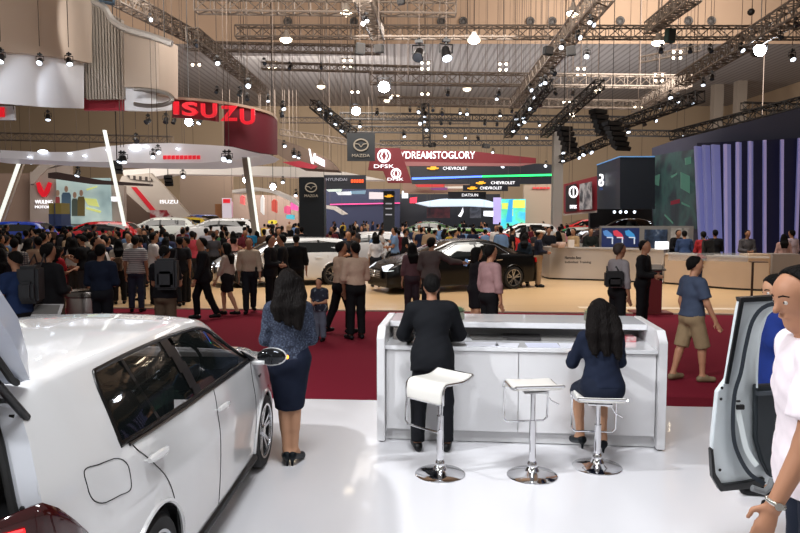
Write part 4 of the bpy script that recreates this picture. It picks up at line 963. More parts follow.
# low wall with pictures and the counters
t = thing('display_wall', 'low grey wall with two blue pictures behind the silver counter', 'wall'); m = mat('low_grey_wall', (150, 146, 142), .5)
x0, x1 = P(600, 240, 24).x, P(697, 240, 23.6).x; b = MB(); zt = P(600, 226, 24).z; b.box(((x0 + x1) / 2, 24, zt / 2), (x1 - x0, .2, zt)); b.build('wall_panel', m, t)
panel('picture', 602, 228, 639, 247, 23.85, mat('picture_blue', (38, 52, 100), .3, emit=.2), t, .04); panel('picture', 645, 229.5, 667, 250, 23.85, blobs('picture_blue_2', [(30, 36, 48), (60, 76, 100), (190, 200, 210)], 3, .4, .3), t, .04); panel('picture', 671, 228, 689, 240, 23.85, blobs('picture_white', [(160, 156, 150), (190, 186, 180), (60, 60, 64)], 3, .5, .1), t, .04)
for i, (u, c) in enumerate(((607, (80, 130, 190)), (617, (200, 60, 80)), (629, (60, 140, 200)))):
    b = MB(); outline([(u - 4, 231), (u, 230), (u + 5, 234), (u + 7, 239), (u + 2, 238), (u - 3, 235)], 23.83, .03, b); b.build('car_image', GLOW('image_%d' % i, c, .5), t)
    b = MB(); outline([(u, 237), (u + 6, 237), (u + 6, 244), (u + 5, 244), (u + 5, 238), (u, 238)], 23.82, .03, b); b.build('white_image', GLOW('image_white', (200, 205, 215), .6), t)
def counter(name, label, path, m, ztop, top_m, depth=.6):
    """path of (u, v_foot) points on the floor"""
    t = thing(name, label, 'counter'); pts = [G(u, v) for u, v in path]; k = len(pts); N = []
    for i in range(k):
        d = pts[min(i + 1, k - 1)] - pts[max(i - 1, 0)]; d.z = 0; d.normalize(); N.append(Vector((-d.y, d.x, 0)))
    b = MB(); vv = []
    for p, n in zip(pts, N): vv += [p + Vector((0, 0, .06)), p + Vector((0, 0, ztop)), p + n * depth + Vector((0, 0, ztop)), p + n * depth + Vector((0, 0, .06))]
    ff = [(i * 4 + j, i * 4 + (j + 1) % 4, i * 4 + 4 + (j + 1) % 4, i * 4 + 4 + j) for i in range(k - 1) for j in range(4)] + [(0, 1, 2, 3), tuple(4 * (k - 1) + j for j in range(4))]
    b.add(vv, ff); b.build('front_panel', m, t, True)
    b = MB(); vv = [tuple(Vector((v_[0], v_[1], ztop if j % 4 in (0, 3) else ztop + .04)) if 0 else v_) for j, v_ in enumerate(vv)]
    tp = []
    for p, n in zip(pts, N): tp += [p - n * .03 + Vector((0, 0, ztop)), p - n * .03 + Vector((0, 0, ztop + .04)), p + n * (depth + .02) + Vector((0, 0, ztop + .04)), p + n * (depth + .02) + Vector((0, 0, ztop))]
    b.add(tp, ff); b.build('counter_top', top_m, t, True)
    b = MB(); pl = []
    for p, n in zip(pts, N): pl += [p + n * .04, p + n * .04 + Vector((0, 0, .07)), p + n * (depth - .05) + Vector((0, 0, .07)), p + n * (depth - .05)]
    b.add(pl, ff); b.build('plinth', BLACK, t)
    return t
SILVC = mat('brushed_silver_counter', (196, 188, 180), .3, .55)
t = counter('reception_counter', 'silver curved counter with Mercedes-Benz lettering behind the black car', spl([(541, 277), (547, 279), (560, 279.8), (600, 281), (640, 283), (663, 284)], 14), SILVC, 1.04, mat('grey_top', (170, 164, 158), .3))
ptext('Mercedes-Benz', 'lettering', mat('dark_letters', (50, 46, 46), .5), t, 565, 256.2, 581, 259.2, 22.2); ptext('Individual Training', 'lettering', mat('dark_letters', (50, 46, 46), .5), t, 565, 260.8, 591, 264, 22.15)
t = counter('reception_counter', 'pale wood counter at the right in front of the lavender fins', spl([(664, 284), (690, 286), (710, 288), (735, 290), (768, 291.5)], 10), mat('pale_wood_counter', (196, 172, 148), .45, noise=.05, nscale=3), .93, mat('pale_top', (200, 192, 184), .3))
b = MB(); wall_path([(692, 252, 259, 19.9), (735, 253, 261, 19.4)], .02, 1); b.box((0, 0, 0), (.01, .01, .01))
b = wall_path([(668, 252, 260.5, 20.9), (700, 253, 261, 20.3), (748, 253, 262, 19.3)], .02); b.build('glass_screen', mat('clear_screen', (180, 190, 200), .05, alpha=.25), t)
t = thing('information_desk', 'pale wood block desk end standing at the right of the counter', 'desk'); g = G(757, 290); b = MB(); zt = P(757, 254, g.y).z; b.box((g.x, g.y + .2, zt / 2), (.62, .6, zt)); b.build('desk_body', mat('pale_wood_block', (200, 174, 148), .45, noise=.05, nscale=3), t, bevel=.01)
t = thing('information_desk', 'grey block desk behind the head of the woman at the open door', 'desk'); g = G(784, 288); b = MB(); zt = P(784, 254, g.y).z; b.box((g.x, g.y + .2, zt / 2), (.85, .6, zt)); b.build('desk_body', mat('grey_block', (160, 148, 140), .5), t, bevel=.01)
g = G(751, 312); t = thing('barrier_post', 'thin dark metal post with flat top plate before the wood block desk', 'post', g); b = MB(); zt = P(751, 262, g.y).z; b.cyl((0, 0, 0), (0, 0, zt), .025, n=10); b.build('pole', mat('dark_metal', (66, 50, 42), .4, .6), t); b = MB(); b.cyl((0, 0, 0), (0, 0, .02), .14, n=20); b.build('base_plate', mat('dark_metal', (66, 50, 42), .4, .6), t); b = MB(); b.box((.12, 0, zt), (.34, .2, .015)); b.build('sign_plate', mat('dark_metal', (66, 50, 42), .4, .6), t)
g = G(650, 313); t = thing('podium', 'dark red podium standing on the stage edge right of the man in black jacket', 'podium', g, YAW); RP = mat('red_podium', (104, 30, 32), .4); zt = P(650, 270, g.y).z
b = MB(); b.box((0, 0, .02), (.85, .5, .04)); b.build('base', RP, t, bevel=.008); b = MB(); b.box((0, 0, zt / 2), (.42, .26, zt)); b.build('column', RP, t, bevel=.01); b = MB(); b.prism([(-.26, -.2, zt), (.26, -.2, zt), (.26, .2, zt + .08), (-.26, .2, zt + .08)], (0, 0, .03)); b.build('sloped_top', mat('podium_top', (60, 54, 52), .4), t)
# goods on the silver counter
g0 = P(549, 247, 22.7)
for i, (u, w_, h_, c, lb) in enumerate(((555, .28, .12, (120, 96, 84), 'brown bowl on the left end of the silver counter'), (561, .34, .18, (208, 180, 170), 'pinkish white bouquet on the silver counter'), (571, .2, .26, (214, 206, 200), 'white box standing on the silver counter'), (651, .4, .24, (235, 240, 245), 'white lit monitor on the counter beside the man in black jacket'))):
    x = P(u, 240, 22.65).x; b = MB()
    if i < 2: b.lathe([(.01, 0), (w_ * .35, .0), (w_ * .5, h_ * .6), (w_ * .46, h_), (.01, h_ * .9)], (0, 0, 0), 16)
    else: b.box((0, 0, h_ / 2), (w_, .12, h_)); b.box((0, 0, .01), (w_ * .6, .2, .02))
    o = b.build(['bowl', 'bouquet', 'box', 'monitor'][i], mat('goods_%d' % i, c, .5, emit=.9 if i == 3 else 0, noise=.3 if i == 1 else 0, nscale=30), None, i < 2, bevel=.006 if i >= 2 else 0); o.location = (x, 22.65 if i < 3 else 21.7, 1.08); tag(o, lb, ['bowl', 'flowers', 'box', 'monitor'][i])

# ---------------------------------------------------------------- overhead rigging
def truss(label, A, B, s=.6, m=None, r=.05, bay=None, group=None, name='roof_truss', cat='truss'):
    A = Vector(A); B = Vector(B); L = (B - A).length; d = (B - A) / L; up = Vector((0, 0, 1)) if abs(d.z) < .9 else Vector((0, 1, 0)); sd = d.cross(up).normalized(); up = sd.cross(d)
    t = thing(name, label, cat, A, 0, group); bay = bay or s; n = max(2, int(L / bay))
    b = MB(); cr = [sd * a * s / 2 + up * c * s / 2 for a, c in ((-1, -1), (1, -1), (1, 1), (-1, 1))]
    for c in cr: b.cyl(c, c + d * L, r, n=5)
    b.build('chords', m or TRUSS, t)
    b = MB()
    for k in range(n):
        for f in range(4):
            a, c = cr[f], cr[(f + 1) % 4]
            if k % 2: a, c = c, a
            b.cyl(a + d * L * k / n, c + d * L * (k + 1) / n, r * .6, n=3, caps=False)
    for k in range(n + 1):
        for f in range(4): b.cyl(cr[f] + d * L * k / n, cr[(f + 1) % 4] + d * L * k / n, r * .55, n=3, caps=False)
    b.build('bracing', m or TRUSS, t)
    return t
TR = [('long pale truss across the whole hall just below the row of round vents', (236, 32, 40), (812, 33, 40), .62, TRUSS),
      ('short pale truss at the top edge, ending above the middle', (196, 5, 32), (456, 8, 32), .62, TRUSS),
      ('pale truss across the middle of the ceiling, right end by the tall columns', (370, 78, 48), (690, 82, 48), .75, TRUSS),
      ('thin pale truss one level under the middle ceiling truss', (378, 101, 55), (640, 105, 55), .6, TRUSS),
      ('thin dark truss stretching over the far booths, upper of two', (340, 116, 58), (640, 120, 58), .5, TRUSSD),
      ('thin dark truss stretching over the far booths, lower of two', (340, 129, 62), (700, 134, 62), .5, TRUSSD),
      ('steep pale truss running from the top right down to the bright lamp cluster', (604, -8, 24), (514, 104, 52), .62, TRUSS),
      ('diagonal pale truss from the top right corner towards the far middle', (812, 2, 26), (636, 108, 58), .68, TRUSS),
      ('short diagonal truss at the top edge right of the middle', (694, -6, 27), (650, 28, 36), .55, TRUSS),
      ('diagonal pale truss at the upper left falling to the right', (192, 34, 36), (262, 90, 54), .62, TRUSS),
      ('near vertical pale truss hanging from the top edge left of the middle', (362, -8, 26), (378, 34, 36), .6, TRUSS),
      ('diagonal pale truss behind the white ring at the top left', (112, -6, 30), (206, 44, 44), .62, TRUSS),
      ('thin pale truss at upper left behind the slanted truss', (186, 46, 46), (380, 50, 46), .5, TRUSS),
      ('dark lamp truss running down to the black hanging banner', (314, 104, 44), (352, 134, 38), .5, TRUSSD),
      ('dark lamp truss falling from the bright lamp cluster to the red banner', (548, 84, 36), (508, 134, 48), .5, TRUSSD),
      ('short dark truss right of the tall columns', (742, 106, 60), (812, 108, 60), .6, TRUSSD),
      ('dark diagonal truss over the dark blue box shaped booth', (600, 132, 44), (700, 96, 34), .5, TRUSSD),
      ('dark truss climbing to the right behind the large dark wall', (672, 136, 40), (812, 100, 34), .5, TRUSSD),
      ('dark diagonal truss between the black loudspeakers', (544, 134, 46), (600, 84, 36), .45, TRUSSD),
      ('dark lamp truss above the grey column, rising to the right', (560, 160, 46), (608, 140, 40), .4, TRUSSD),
      ('pale truss low on the far left wall above the ribbon canopies', (-20, 136, 70), (172, 140, 70), .7, TRUSS),
      ('pale truss on the back wall right of the red fabric', (280, 132, 74), (400, 150, 74), .6, TRUSS),
      ('thin pale truss on the back wall over the black hanging banner', (280, 120, 80), (470, 121, 80), .6, TRUSS),
      ('pale upright lamp truss left of the middle lamp rows', (425, 104, 50), (427, 146, 50), .5, TRUSSD),
      ('pale truss running deep into the hall at upper left', (262, 66, 50), (420, 70, 50), .45, TRUSS),
      ('thin dark truss over the YDREAMSTOGLORY banner', (380, 143, 66), (560, 143, 66), .45, TRUSSD),
      ('thin truss high behind the two tall columns', (640, 60, 56), (700, 48, 56), .45, TRUSS)]
for lb, a, b_, s, m in TR: truss(lb, P(*a), P(*b_), s, m, .035 + s * .03, bay=s * 1.15)
# hanging rods
ORD0 = 'first second third fourth fifth sixth seventh eighth ninth tenth eleventh twelfth thirteenth fourteenth fifteenth'.split()
RODU = [241, 232, 697, 751, 762, 300, 322, 360, 383, 408, 640, 670, 515, 560, 440]
for i, (u, v0, v1, Y) in enumerate(((241, 0, 60, 42), (232, 40, 75, 50), (697, 0, 60, 42), (751, 0, 48, 36), (762, 75, 122, 44), (300, 50, 72, 52), (322, 50, 66, 52), (360, 48, 76, 52), (383, 12, 26, 40), (408, 0, 75, 40), (640, 45, 78, 48), (670, 0, 40, 40), (515, 50, 78, 50), (560, 48, 75, 50), (440, 52, 75, 50))):
    b = MB(); a_ = P(u, v0, Y); a_.z = ceil_at(a_); b.cyl(a_, P(u, v1, Y), .022, n=5); tag(b.build('hanging_rod', rodm), 'thin metal rod hanging from the ceiling, %s from left' % ORD0[sorted(RODU).index(u)], 'rod', 'thin rods hanging between ceiling and trusses')
b = MB(); b.sphere((0, 0, 0), .18, 10); o = b.build('hook_block', TRUSSD); o.location = P(751, 12, 36); tag(o, 'small dark hoist block on the rod at the upper right', 'hoist')
# lamps
def high_bay(label, u, v, Y, w_=.9, strong=True, tilt=0):
    p = P(u, v, Y); t = thing('ceiling_lamp', label, 'lamp', p, 0, 'bright ceiling lamps'); w_ *= .62
    b = MB(); b.lathe([(w_ * .15, .45), (w_ * .2, .3), (w_ * .5, .05), (w_ * .52, 0)], (0, 0, 0), 16); b.build('lamp_shade', mat('lamp_shade_grey', (150, 140, 130), .4, .4), t, True)
    b = MB(); b.lathe([(w_ * .47, .03), (w_ * .45, -.10), (w_ * .2, -.2), (.01, -.2)], (0, 0, 0), 16); b.build('lamp_glass', LAMPW if strong else GLOW('soft_lamp', (255, 235, 205), 3), t, True)
    b = MB(); b.cyl((0, 0, .4), (0, 0, ceil_at(p) - p.z), .03, n=5); b.build('stem', rodm, t)
hb = [(286, 39, 38, 1.1, 1, 'left of the slanted truss near the top'), (346, 12, 34, 1.0, 1, 'at the top edge left of the middle'), (474, 40, 38, 1.1, 1, 'right of the middle below the vents'), (573, 12.5, 34, 1.0, 1, 'on the steep truss at the top edge'), (658, 42, 38, 1.1, 1, 'right, just below the long truss'), (321, 86, 50, 1.0, 0, 'in the second row left of the middle'), (467, 88.5, 50, 1.0, 0, 'in the second row at the middle'), (598, 90.5, 50, 1.0, 0, 'in the second row at the right'), (387, 100, 56, .8, 0, 'under the big bright floodlight'), (572, 114, 50, .7, 1, 'greenish white between the black loudspeakers')]
for u, v, Y, w_, s_, lb in hb: high_bay('white ceiling lamp ' + lb, u, v, Y, w_, bool(s_))
def quad(u, v, Y, lb, n=4):
    p = P(u, v, Y); t = thing('lamp_cluster', 'cluster of small warm lamps hanging ' + lb, 'lamp', p, 0, 'warm lamp clusters')
    b = MB(); b.box((0, 0, .35), (.9, .08, .06)); b.cyl((0, 0, .35), (0, 0, ceil_at(p) - p.z), .03, n=5); b.build('bracket', rodm, t)
    for k in range(n):
        b = MB(); c = ((-.24 if k % 2 else .24), .0, .22 - .42 * (k // 2)); b.sphere(c, .095, 10); b.build('lamp', LAMPW, t, 'all')
for u, v, Y, lb, n in ((272, 66, 52, 'left of the middle', 4), (347.5, 63.5, 52, 'just left of the hanging truss', 4), (425, 66, 52, 'over the middle truss, left end', 4), (503, 67, 52, 'over the middle truss', 4), (581, 72, 52, 'over the middle truss, right end', 4), (677, 55, 50, 'right of the middle under the long truss', 4), (659, 78, 50, 'right end of the middle truss', 4), (638, 110, 56, 'low at the foot of the right diagonal truss', 2), (567, 105, 56, 'between the steep truss and the loudspeakers', 2), (355, 95, 56, 'low left of the bright floodlight', 2), (196, 68, 50, 'beside the beige fabric ring', 2), (425, 97, 56, 'low at the middle left', 2), (395, 99, 58, 'low under the bright floodlight', 2)):
    quad(u, v, Y, lb, n)
def flood(u, v, Y, lb, r):
    p = P(u, v, Y); t = thing('floodlight', lb, 'floodlight', p); b = MB(); b.lathe([(r, -.0), (r * 1.05, .1), (r * .7, .5), (r * .3, .6)], (0, 0, 0), 20); o = b.build('housing', BLACK, t, True); o.rotation_euler = (PI / 2, 0, 0)
    for q in o.data.vertices: q.co.z *= -1
    b = MB(); b.lathe([(.01, .06), (r * .6, .05), (r * .92, 0)], (0, 0, 0), 20); o = b.build('lens', STAR, t, True); o.rotation_euler = (PI / 2, 0, 0)
    b = MB(); b.tube([(-r * 1.1, 0, 0), (-r * 1.1, 0, r * 1.5), (r * 1.1, 0, r * 1.5), (r * 1.1, 0, 0)], .03, 5); b.cyl((0, 0, r * 1.5), (0, 0, ceil_at(p) - p.z), .02, n=5); b.build('yoke', BLACK, t)
for a in ((384, 87, 40, 'bright white floodlight left of the middle, the larger one', .34), (356, 111, 46, 'white floodlight lower left of the brightest one', .3), (760, 50, 32, 'very bright white floodlight at the upper right', .30), (246, 180, 46, 'warm glowing floodlight left of the leaning grey post', .22), (189, 122, 34, 'bright warm floodlight under the red letters', .2), (273, 187, 46, 'blue white floodlight on the white arch', .2)): flood(*a)
# spotlights: head on a yoke
def stage_light(u, v, Y, lit, tilt, pan, sc, grp, lab):
    p = P(u, v, Y); t = thing('stage_light', lab, 'spotlight', p, 0, grp); t.rotation_euler = (0, 0, pan); t.scale = (sc, sc, sc); hang(t, off=(0, 0, .4))
    key = 'L%d' % lit
    if key not in KIDS:
        b = MB(); b.lathe([(.12, -.22), (.17, -.12), (.18, .16), (.2, .24), (.19, .25)], (0, 0, 0), 12); h = b.build('lamp_head', BLACK, None, True)
        b = MB(); b.lathe([(.01, .27), (.17, .26), (.17, .25)], (0, 0, 0), 12); l = b.build('lens', LAMP if lit else mat('unlit_lens', (60, 66, 76), .1), None)
        b = MB(); b.tube([(-.23, 0, 0), (-.23, 0, .3), (.23, 0, .3), (.23, 0, 0)], .03, 5); b.cyl((0, 0, .3), (0, 0, .55), .05, n=6); b.box((0, 0, .42), (.26, .2, .1)); y = b.build('yoke', BLACK, None)
        KIDS[key] = [o.data for o in (h, l, y)]
        for o in (h, l, y): bpy.data.objects.remove(o)
    for nme, d, rot in zip(('lamp_head', 'lens', 'yoke'), KIDS[key], (1, 1, 0)):
        o = bpy.data.objects.new(nme, d); COL.objects.link(o); o.parent = t
        if rot: o.rotation_euler = (PI - tilt, 0, 0)
    return t
SL = {
 'spotlights on the white ring': ('small spotlight under the upper left fabric ring', [(1, 59, 17.5, 1), (40, 62, 19.5, 1), (69, 62, 21, 1), (48, 118, 24, 1)]),
 'spotlights on the steep middle truss': ('black spotlight on the steep middle truss', [(553, 74, 36, 0), (530, 90, 38, 1), (535, 98, 39, 1), (541, 84, 37, 1), (546, 92, 38, 0), (529, 108, 41, 1), (523, 117, 43, 1), (518, 124, 45, 1), (534, 110, 41, 0), (513, 131, 46, 1), (525, 121, 43, 1), (540, 105, 40, 0), (545, 82, 36, 1), (562, 47, 28, 1), (578, 38, 26, 1), (587, 56, 26, 1), (590, 22, 24, 1), (592, 25, 24, 1), (516, 118, 44, 1)]),
 'spotlights on the thin dark trusses': ('black spotlight over the far booths', [(410, 111, 50, 0), (425, 116, 50, 1), (424, 109, 50, 0), (433, 111, 50, 0), (442, 114, 50, 0), (460, 113, 50, 1), (467, 114, 50, 1), (500, 115, 52, 1), (512, 112, 52, 0), (448, 94, 46, 0), (499, 94, 46, 0), (497, 99, 46, 1), (425, 122, 50, 1), (427, 130, 50, 1), (441, 124, 54, 0), (450, 124, 54, 0), (485, 124, 54, 0), (497, 125, 54, 0), (539, 125, 54, 1), (555, 94, 44, 0), (573, 94, 44, 0), (404, 136, 52, 1), (420, 124, 52, 1), (445, 136, 56, 1), (465, 138, 56, 1), (527, 138, 56, 1), (478, 139, 56, 0), (493, 153, 58, 1), (503, 166, 46, 1), (546, 166, 46, 1), (419, 112, 50, 1), (391, 98, 48, 1)]),
 'spotlights on the left banner truss': ('spotlight on the truss above the black banner', [(319, 108, 42, 1), (330, 114, 41, 1), (336, 123, 40, 1), (342, 130, 39, 1), (326, 117, 41, 0), (360, 126, 52, 1), (377, 114, 50, 0)]),
 'spotlights at the upper left': ('spotlight left of the middle below slanted trusses', [(150, 20, 30, 1), (217, 63, 34, 1), (248, 86, 34, 1), (240, 94, 34, 0), (247, 99, 34, 0), (268, 100, 38, 1), (217, 92, 40, 0), (283, 108, 36, 1), (282, 115, 36, 0), (264, 64, 44, 0), (290, 68, 46, 0), (321, 68, 46, 0), (196, 46, 36, 0)]),
 'spotlights on the right diagonal trusses': ('spotlight on the upper right diagonal trusses', [(703, 84, 34, 1), (712, 78, 34, 0), (659, 107, 40, 1), (678, 100, 38, 1), (692, 104, 38, 1), (676, 110, 38, 1), (655, 121, 42, 1), (644, 124, 42, 0), (628, 131, 42, 1), (670, 97, 38, 1), (661, 51, 34, 0), (690, 51, 34, 0), (710, 51, 34, 0), (741, 50, 32, 1), (780, 38, 28, 0), (792, 58, 24, 1), (796, 25, 26, 0), (684, 137, 40, 1)]),
 'spotlights over the grey column': ('small spotlight above the grey column', [(563, 152, 44, 1), (572, 150, 43, 1), (578, 158, 43, 1), (584, 154, 42, 1), (590, 152, 41, 1), (563, 160, 44, 1)]),
 'spotlights on the left canopies': ('small spotlight around the left canopies', [(136, 141, 26, 0), (153, 156, 24, 1), (124, 160, 24, 1), (121, 160, 24, 1), (158, 152, 24, 1), (78, 174, 36, 1), (229, 159, 24, 1), (225, 159, 24, 1), (185, 166, 36, 1), (183, 176, 36, 1), (148, 122, 34, 0), (166, 121, 34, 0), (174, 122, 34, 0), (200, 122, 34, 1), (6, 160, 34, 1), (12, 160, 34, 1), (31, 162, 34, 1), (284, 146, 40, 1), (294, 155, 42, 1), (299, 157, 42, 1), (283, 182, 44, 1), (296, 195, 46, 1)]),
 'large moving heads under the long truss': ('large moving head below the long truss', [(419, 55, 28, 0), (446, 54, 28, 1)]),
 'lamps right of the hanging truss': ('lamp on the hanging truss at the top', [(366, 20, 27, 1), (364, 24, 27, 1)]),
}
random.seed(3)
ON = 'first second third fourth fifth sixth seventh eighth ninth tenth eleventh twelfth thirteenth fourteenth fifteenth sixteenth seventeenth eighteenth nineteenth'.split()
ORD = ON + ['twentieth'] + ['twenty-' + x for x in ON[:9]] + ['thirtieth'] + ['thirty-' + x for x in ON[:9]]
for grp, (lab, lst) in SL.items():
    lst = sorted(lst); kk = 0
    for u, v, Y, lit in lst:
        kk += 1; stage_light(u, v - 1, Y, lit, random.uniform(.35, 1.15), random.uniform(-.7, .7), 1.15 if 'large' in grp else random.uniform(.52, .70) * (1 if Y > 30 else .8), grp, ('lit ' if lit else 'unlit ') + lab.replace('black ', '', 0) + (', %s from left' % ORD[kk - 1] if len(lst) > 1 else ''))
for i, (u, v, w_, h_, Y, lb) in enumerate(((360, 49, 9, 11, 26, 'square black loudspeaker left of the hanging truss'), (379, 49, 8.5, 8, 26, 'square black loudspeaker right of the hanging truss'), (548, 51, 9, 8, 27, 'flat black box left on the steep truss'), (571, 51, 9, 9, 27, 'flat black box right on the steep truss'), (670, 36, 9, 13, 34, 'dark green box hanging on the long truss'), (401, 2, 7, 5, 30, 'small dark box at the top edge'), (107, 0, 14, 6, 24, 'blue grey box at the top edge left'), (432, 145, 7, 4, 56, 'small black box over the red banner, left one'), (486, 146, 7, 4, 56, 'small black box over the red banner, right one'))):
    k = Y / FPX; b = MB(); b.box((0, 0, 0), (w_ * k, w_ * k * .7, h_ * k)); o = b.build('loudspeaker_box', mat('box_%d' % (i in (4,)) + str(i == 6), [(20, 22, 24), (30, 52, 46), (70, 92, 112)][1 if i == 4 else 2 if i == 6 else 0], .5), None, bevel=.02)
    o.location = P(u, v, Y); o.rotation_euler = (0, .08 * (-1) ** i, .3 * (-1) ** i); tag(o, lb, 'box'); b = MB(); b.box((0, -w_ * k * .36, 0), (w_ * k * .8, .02, h_ * k * .8)); g = b.build('grille', TRUSSD, o); hang(o)
def line_array(lb, u, v, Y, n, w_, h_, lean):
    k = Y / FPX; t = thing('hanging_loudspeakers', lb, 'loudspeaker', P(u, v, Y), .35); z = 0; x = 0; a = lean
    for i in range(n):
        b = MB(); hh = h_ * k / n; b.prism([(-w_ * k / 2, -.3, -hh * .47), (w_ * k / 2, -.3, -hh * .47), (w_ * k / 2, -.3, hh * .47), (-w_ * k / 2, -.3, hh * .47)], (0, .6, 0))
        o = b.build('speaker_cabinet', BLACK, t, bevel=.015); o.location = (x, -i * .05, z); o.rotation_euler = (.1 * i, 0, 0); z -= hh; x += lean * hh; 
        g = MB(); g.box((0, -.31, 0), (w_ * k * .85, .02, hh * .7)); g.build('grille', TRUSSD, o)
    b = MB(); b.cyl((0, 0, h_ * k / n * .4), (0, 0, 27 - t.location.z), .02, n=5); b.build('chain', TRUSSD, t)
line_array('upper left black hanging loudspeaker cluster, largest', 598, 112, 40, 5, 15, 24, .25)
line_array('lower right black hanging loudspeaker cluster', 612, 124, 39, 6, 17, 27, .35)
line_array('lower left black hanging loudspeaker cluster', 564, 129, 42, 5, 14, 24, .3)
line_array('small dark loudspeaker cluster hanging under the canopy left', 168, 177, 32, 3, 8, 10, .1)
line_array('dark loudspeaker cluster beside the glowing post on the left', 117, 163, 25.8, 3, 9, 12, .1)

# suspension cables of everything that hangs
def world_box(o):
    pts = [o.matrix_world @ v.co for x in [o] + list(o.children_recursive) if x.type == 'MESH' for v in x.data.vertices]
    return pts
bpy.context.view_layer.update()
for o in [x for x in COL.objects if x.parent is None and x.name.split('.')[0] in ('hanging_banner', 'hanging_sign', 'ribbon_canopy', 'booth_fascia', 'lit_sign', 'light_line', 'light_board', 'red_lettering', 'lit_roof', 'booth_canopy', 'hanging_ring', 'beam', 'roof_beam', 'bird_mark', 'wall_picture') or x.get('label', '').startswith(('long navy fascia', 'beige striped'))]:
    pts = world_box(o)
    if not pts: continue
    x0 = min(p.x for p in pts); x1 = max(p.x for p in pts)
    for xx in (x0 + (x1 - x0) * .12, x0 + (x1 - x0) * .88):
        nr = min(pts, key=lambda p: abs(p.x - xx) - p.z * .3)
        c = MB(); c.cyl(nr - Vector((0, 0, .1)), Vector((nr.x, nr.y, ceil_at(nr))), .012, n=4); q = c.build('hanging_cable', rodm); tag(q, 'thin %s cable holding the %s' % ('left' if xx < (x0 + x1) / 2 else 'right', ' '.join(o['label'].split()[:10])), 'cable')
# ---------------------------------------------------------------- counter desk with the stools
dfl = G(377, 442.5); dfr = G(665, 451.8); dv = dfr - dfl; DW = dv.length; dyaw = math.atan2(dv.y, dv.x)
desk = thing('counter_desk', 'long white counter desk with raised shelf in front of the three stools', 'desk', dfl, dyaw)
DP = mat('white_desk_panel', (226, 226, 228), .32, coat=.15); TOPM = mat('white_desk_gloss', (232, 233, 236), .12, coat=.6)
for x in (0, DW - .075):
    b = MB(); pr = [(0, .015), (0, 1.0), (.10, 1.10), (1.0, 1.10), (1.0, .015)]; b.prism([(x, y, z) for y, z in pr], (.075, 0, 0)); b.build('side_cheek', DP, desk, bevel=.006)
    for y in (.06, .9): f_ = MB(); f_.cyl((x + .04, y, 0), (x + .04, y, .02), .03, n=12); f_.build('levelling_foot', mat('foot_grey', (110, 106, 104), .4, .5), desk)
b = MB(); b.box((DW / 2, .52, 1.075), (DW - .16, .82, .055)); b = MB(); b.prism([(.08, .42, 1.045), (DW - .08, .42, 1.045), (DW - .08, 1.0, 1.045), (.08, 1.0, 1.045)], (0, 0, .055)); b.build('top_shelf', TOPM, desk, bevel=.005)
b = MB(); b.box((DW / 2, .40, .905), (DW - .15, .72, .04)); b.build('writing_ledge', TOPM, desk, bevel=.004)
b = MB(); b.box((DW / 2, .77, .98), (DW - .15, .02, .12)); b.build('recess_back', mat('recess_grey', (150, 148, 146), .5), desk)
for i in (0, 1):
    b = MB(); w_ = (DW - .16) / 2; b.box((.08 + w_ * (i + .5), .075, .5), (w_ - .006, .03, .76)); b.build('front_panel', DP, desk, bevel=.003)
b = MB(); b.box((DW / 2, .12, .07), (DW - .15, .04, .12)); b.build('plinth', mat('plinth_white', (205, 205, 206), .5), desk)
b = MB(); b.box((DW / 2, .985, .56), (DW - .15, .025, 1.0)); b.build('back_panel', DP, desk)
def D(x, y, z): return dfl + Vector((x * math.cos(dyaw) - y * math.sin(dyaw), x * math.sin(dyaw) + y * math.cos(dyaw), z))
PAP = mat('white_paper', (228, 230, 240), .6)
def flat(name, label, cat, x, y, w_, d_, rz, m, h_=.004, z=.926, grp=None):
    b = MB(); b.box((0, 0, h_ / 2), (w_, d_, h_)); o = b.build(name, m); o.location = D(x, y, z); o.rotation_euler = (0, 0, dyaw + rz); return tag(o, label, cat, grp)
flat('paper_sheet', 'white paper sheets on the ledge right beside the man in the suit', 'paper', .98, .18, .30, .21, .12, PAP)
flat('paper_sheet', 'white paper sheet with shadowed edge left of the middle of the ledge', 'paper', 1.22, .16, .21, .2, -.15, PAP)
flat('paper_sheet', 'long white paper sheet in the middle of the ledge', 'paper', 1.55, .18, .3, .21, .05, mat('cool_paper', (216, 220, 240), .6))
flat('paper_sheet', 'white paper sheet at the elbow of the seated woman', 'paper', 1.84, .18, .26, .21, -.05, PAP)
flat('brochure_stack', 'grey brochure stack deep in the desk recess, left', 'brochures', 1.05, .50, .34, .22, .1, mat('grey_brochure', (96, 94, 92), .4), .02, .926)
flat('brochure_stack', 'dark brochure stack in the recess, at the middle', 'brochures', 1.38, .52, .36, .24, -.05, mat('dark_brochure', (58, 56, 56), .4), .03, .926)
flat('brochure_stack', 'pale grey brochure stack in the recess, right of the middle', 'brochures', 1.75, .52, .38, .24, .02, mat('pale_brochure', (140, 138, 136), .4), .02, .926)
flat('pink_booklet', 'pink and white booklet in the recess right of the seated woman', 'booklet', 2.36, .5, .2, .16, .1, blobs('pink_cover', [(220, 220, 216), (190, 80, 90), (210, 200, 196)], 9, .4), .05, .926)
b = MB(); b.box((0, 0, .055), (.16, .14, .11)); b.box((.0, -.075, .03), (.10, .012, .03)); b.box((0, -.075, .08), (.10, .012, .03)); o = b.build('metal_box', STEEL, None, bevel=.004); o.location = D(.20, .42, .926); o.rotation_euler = (0, 0, dyaw); tag(o, 'small silver box with slots at the left end of the desk', 'box')
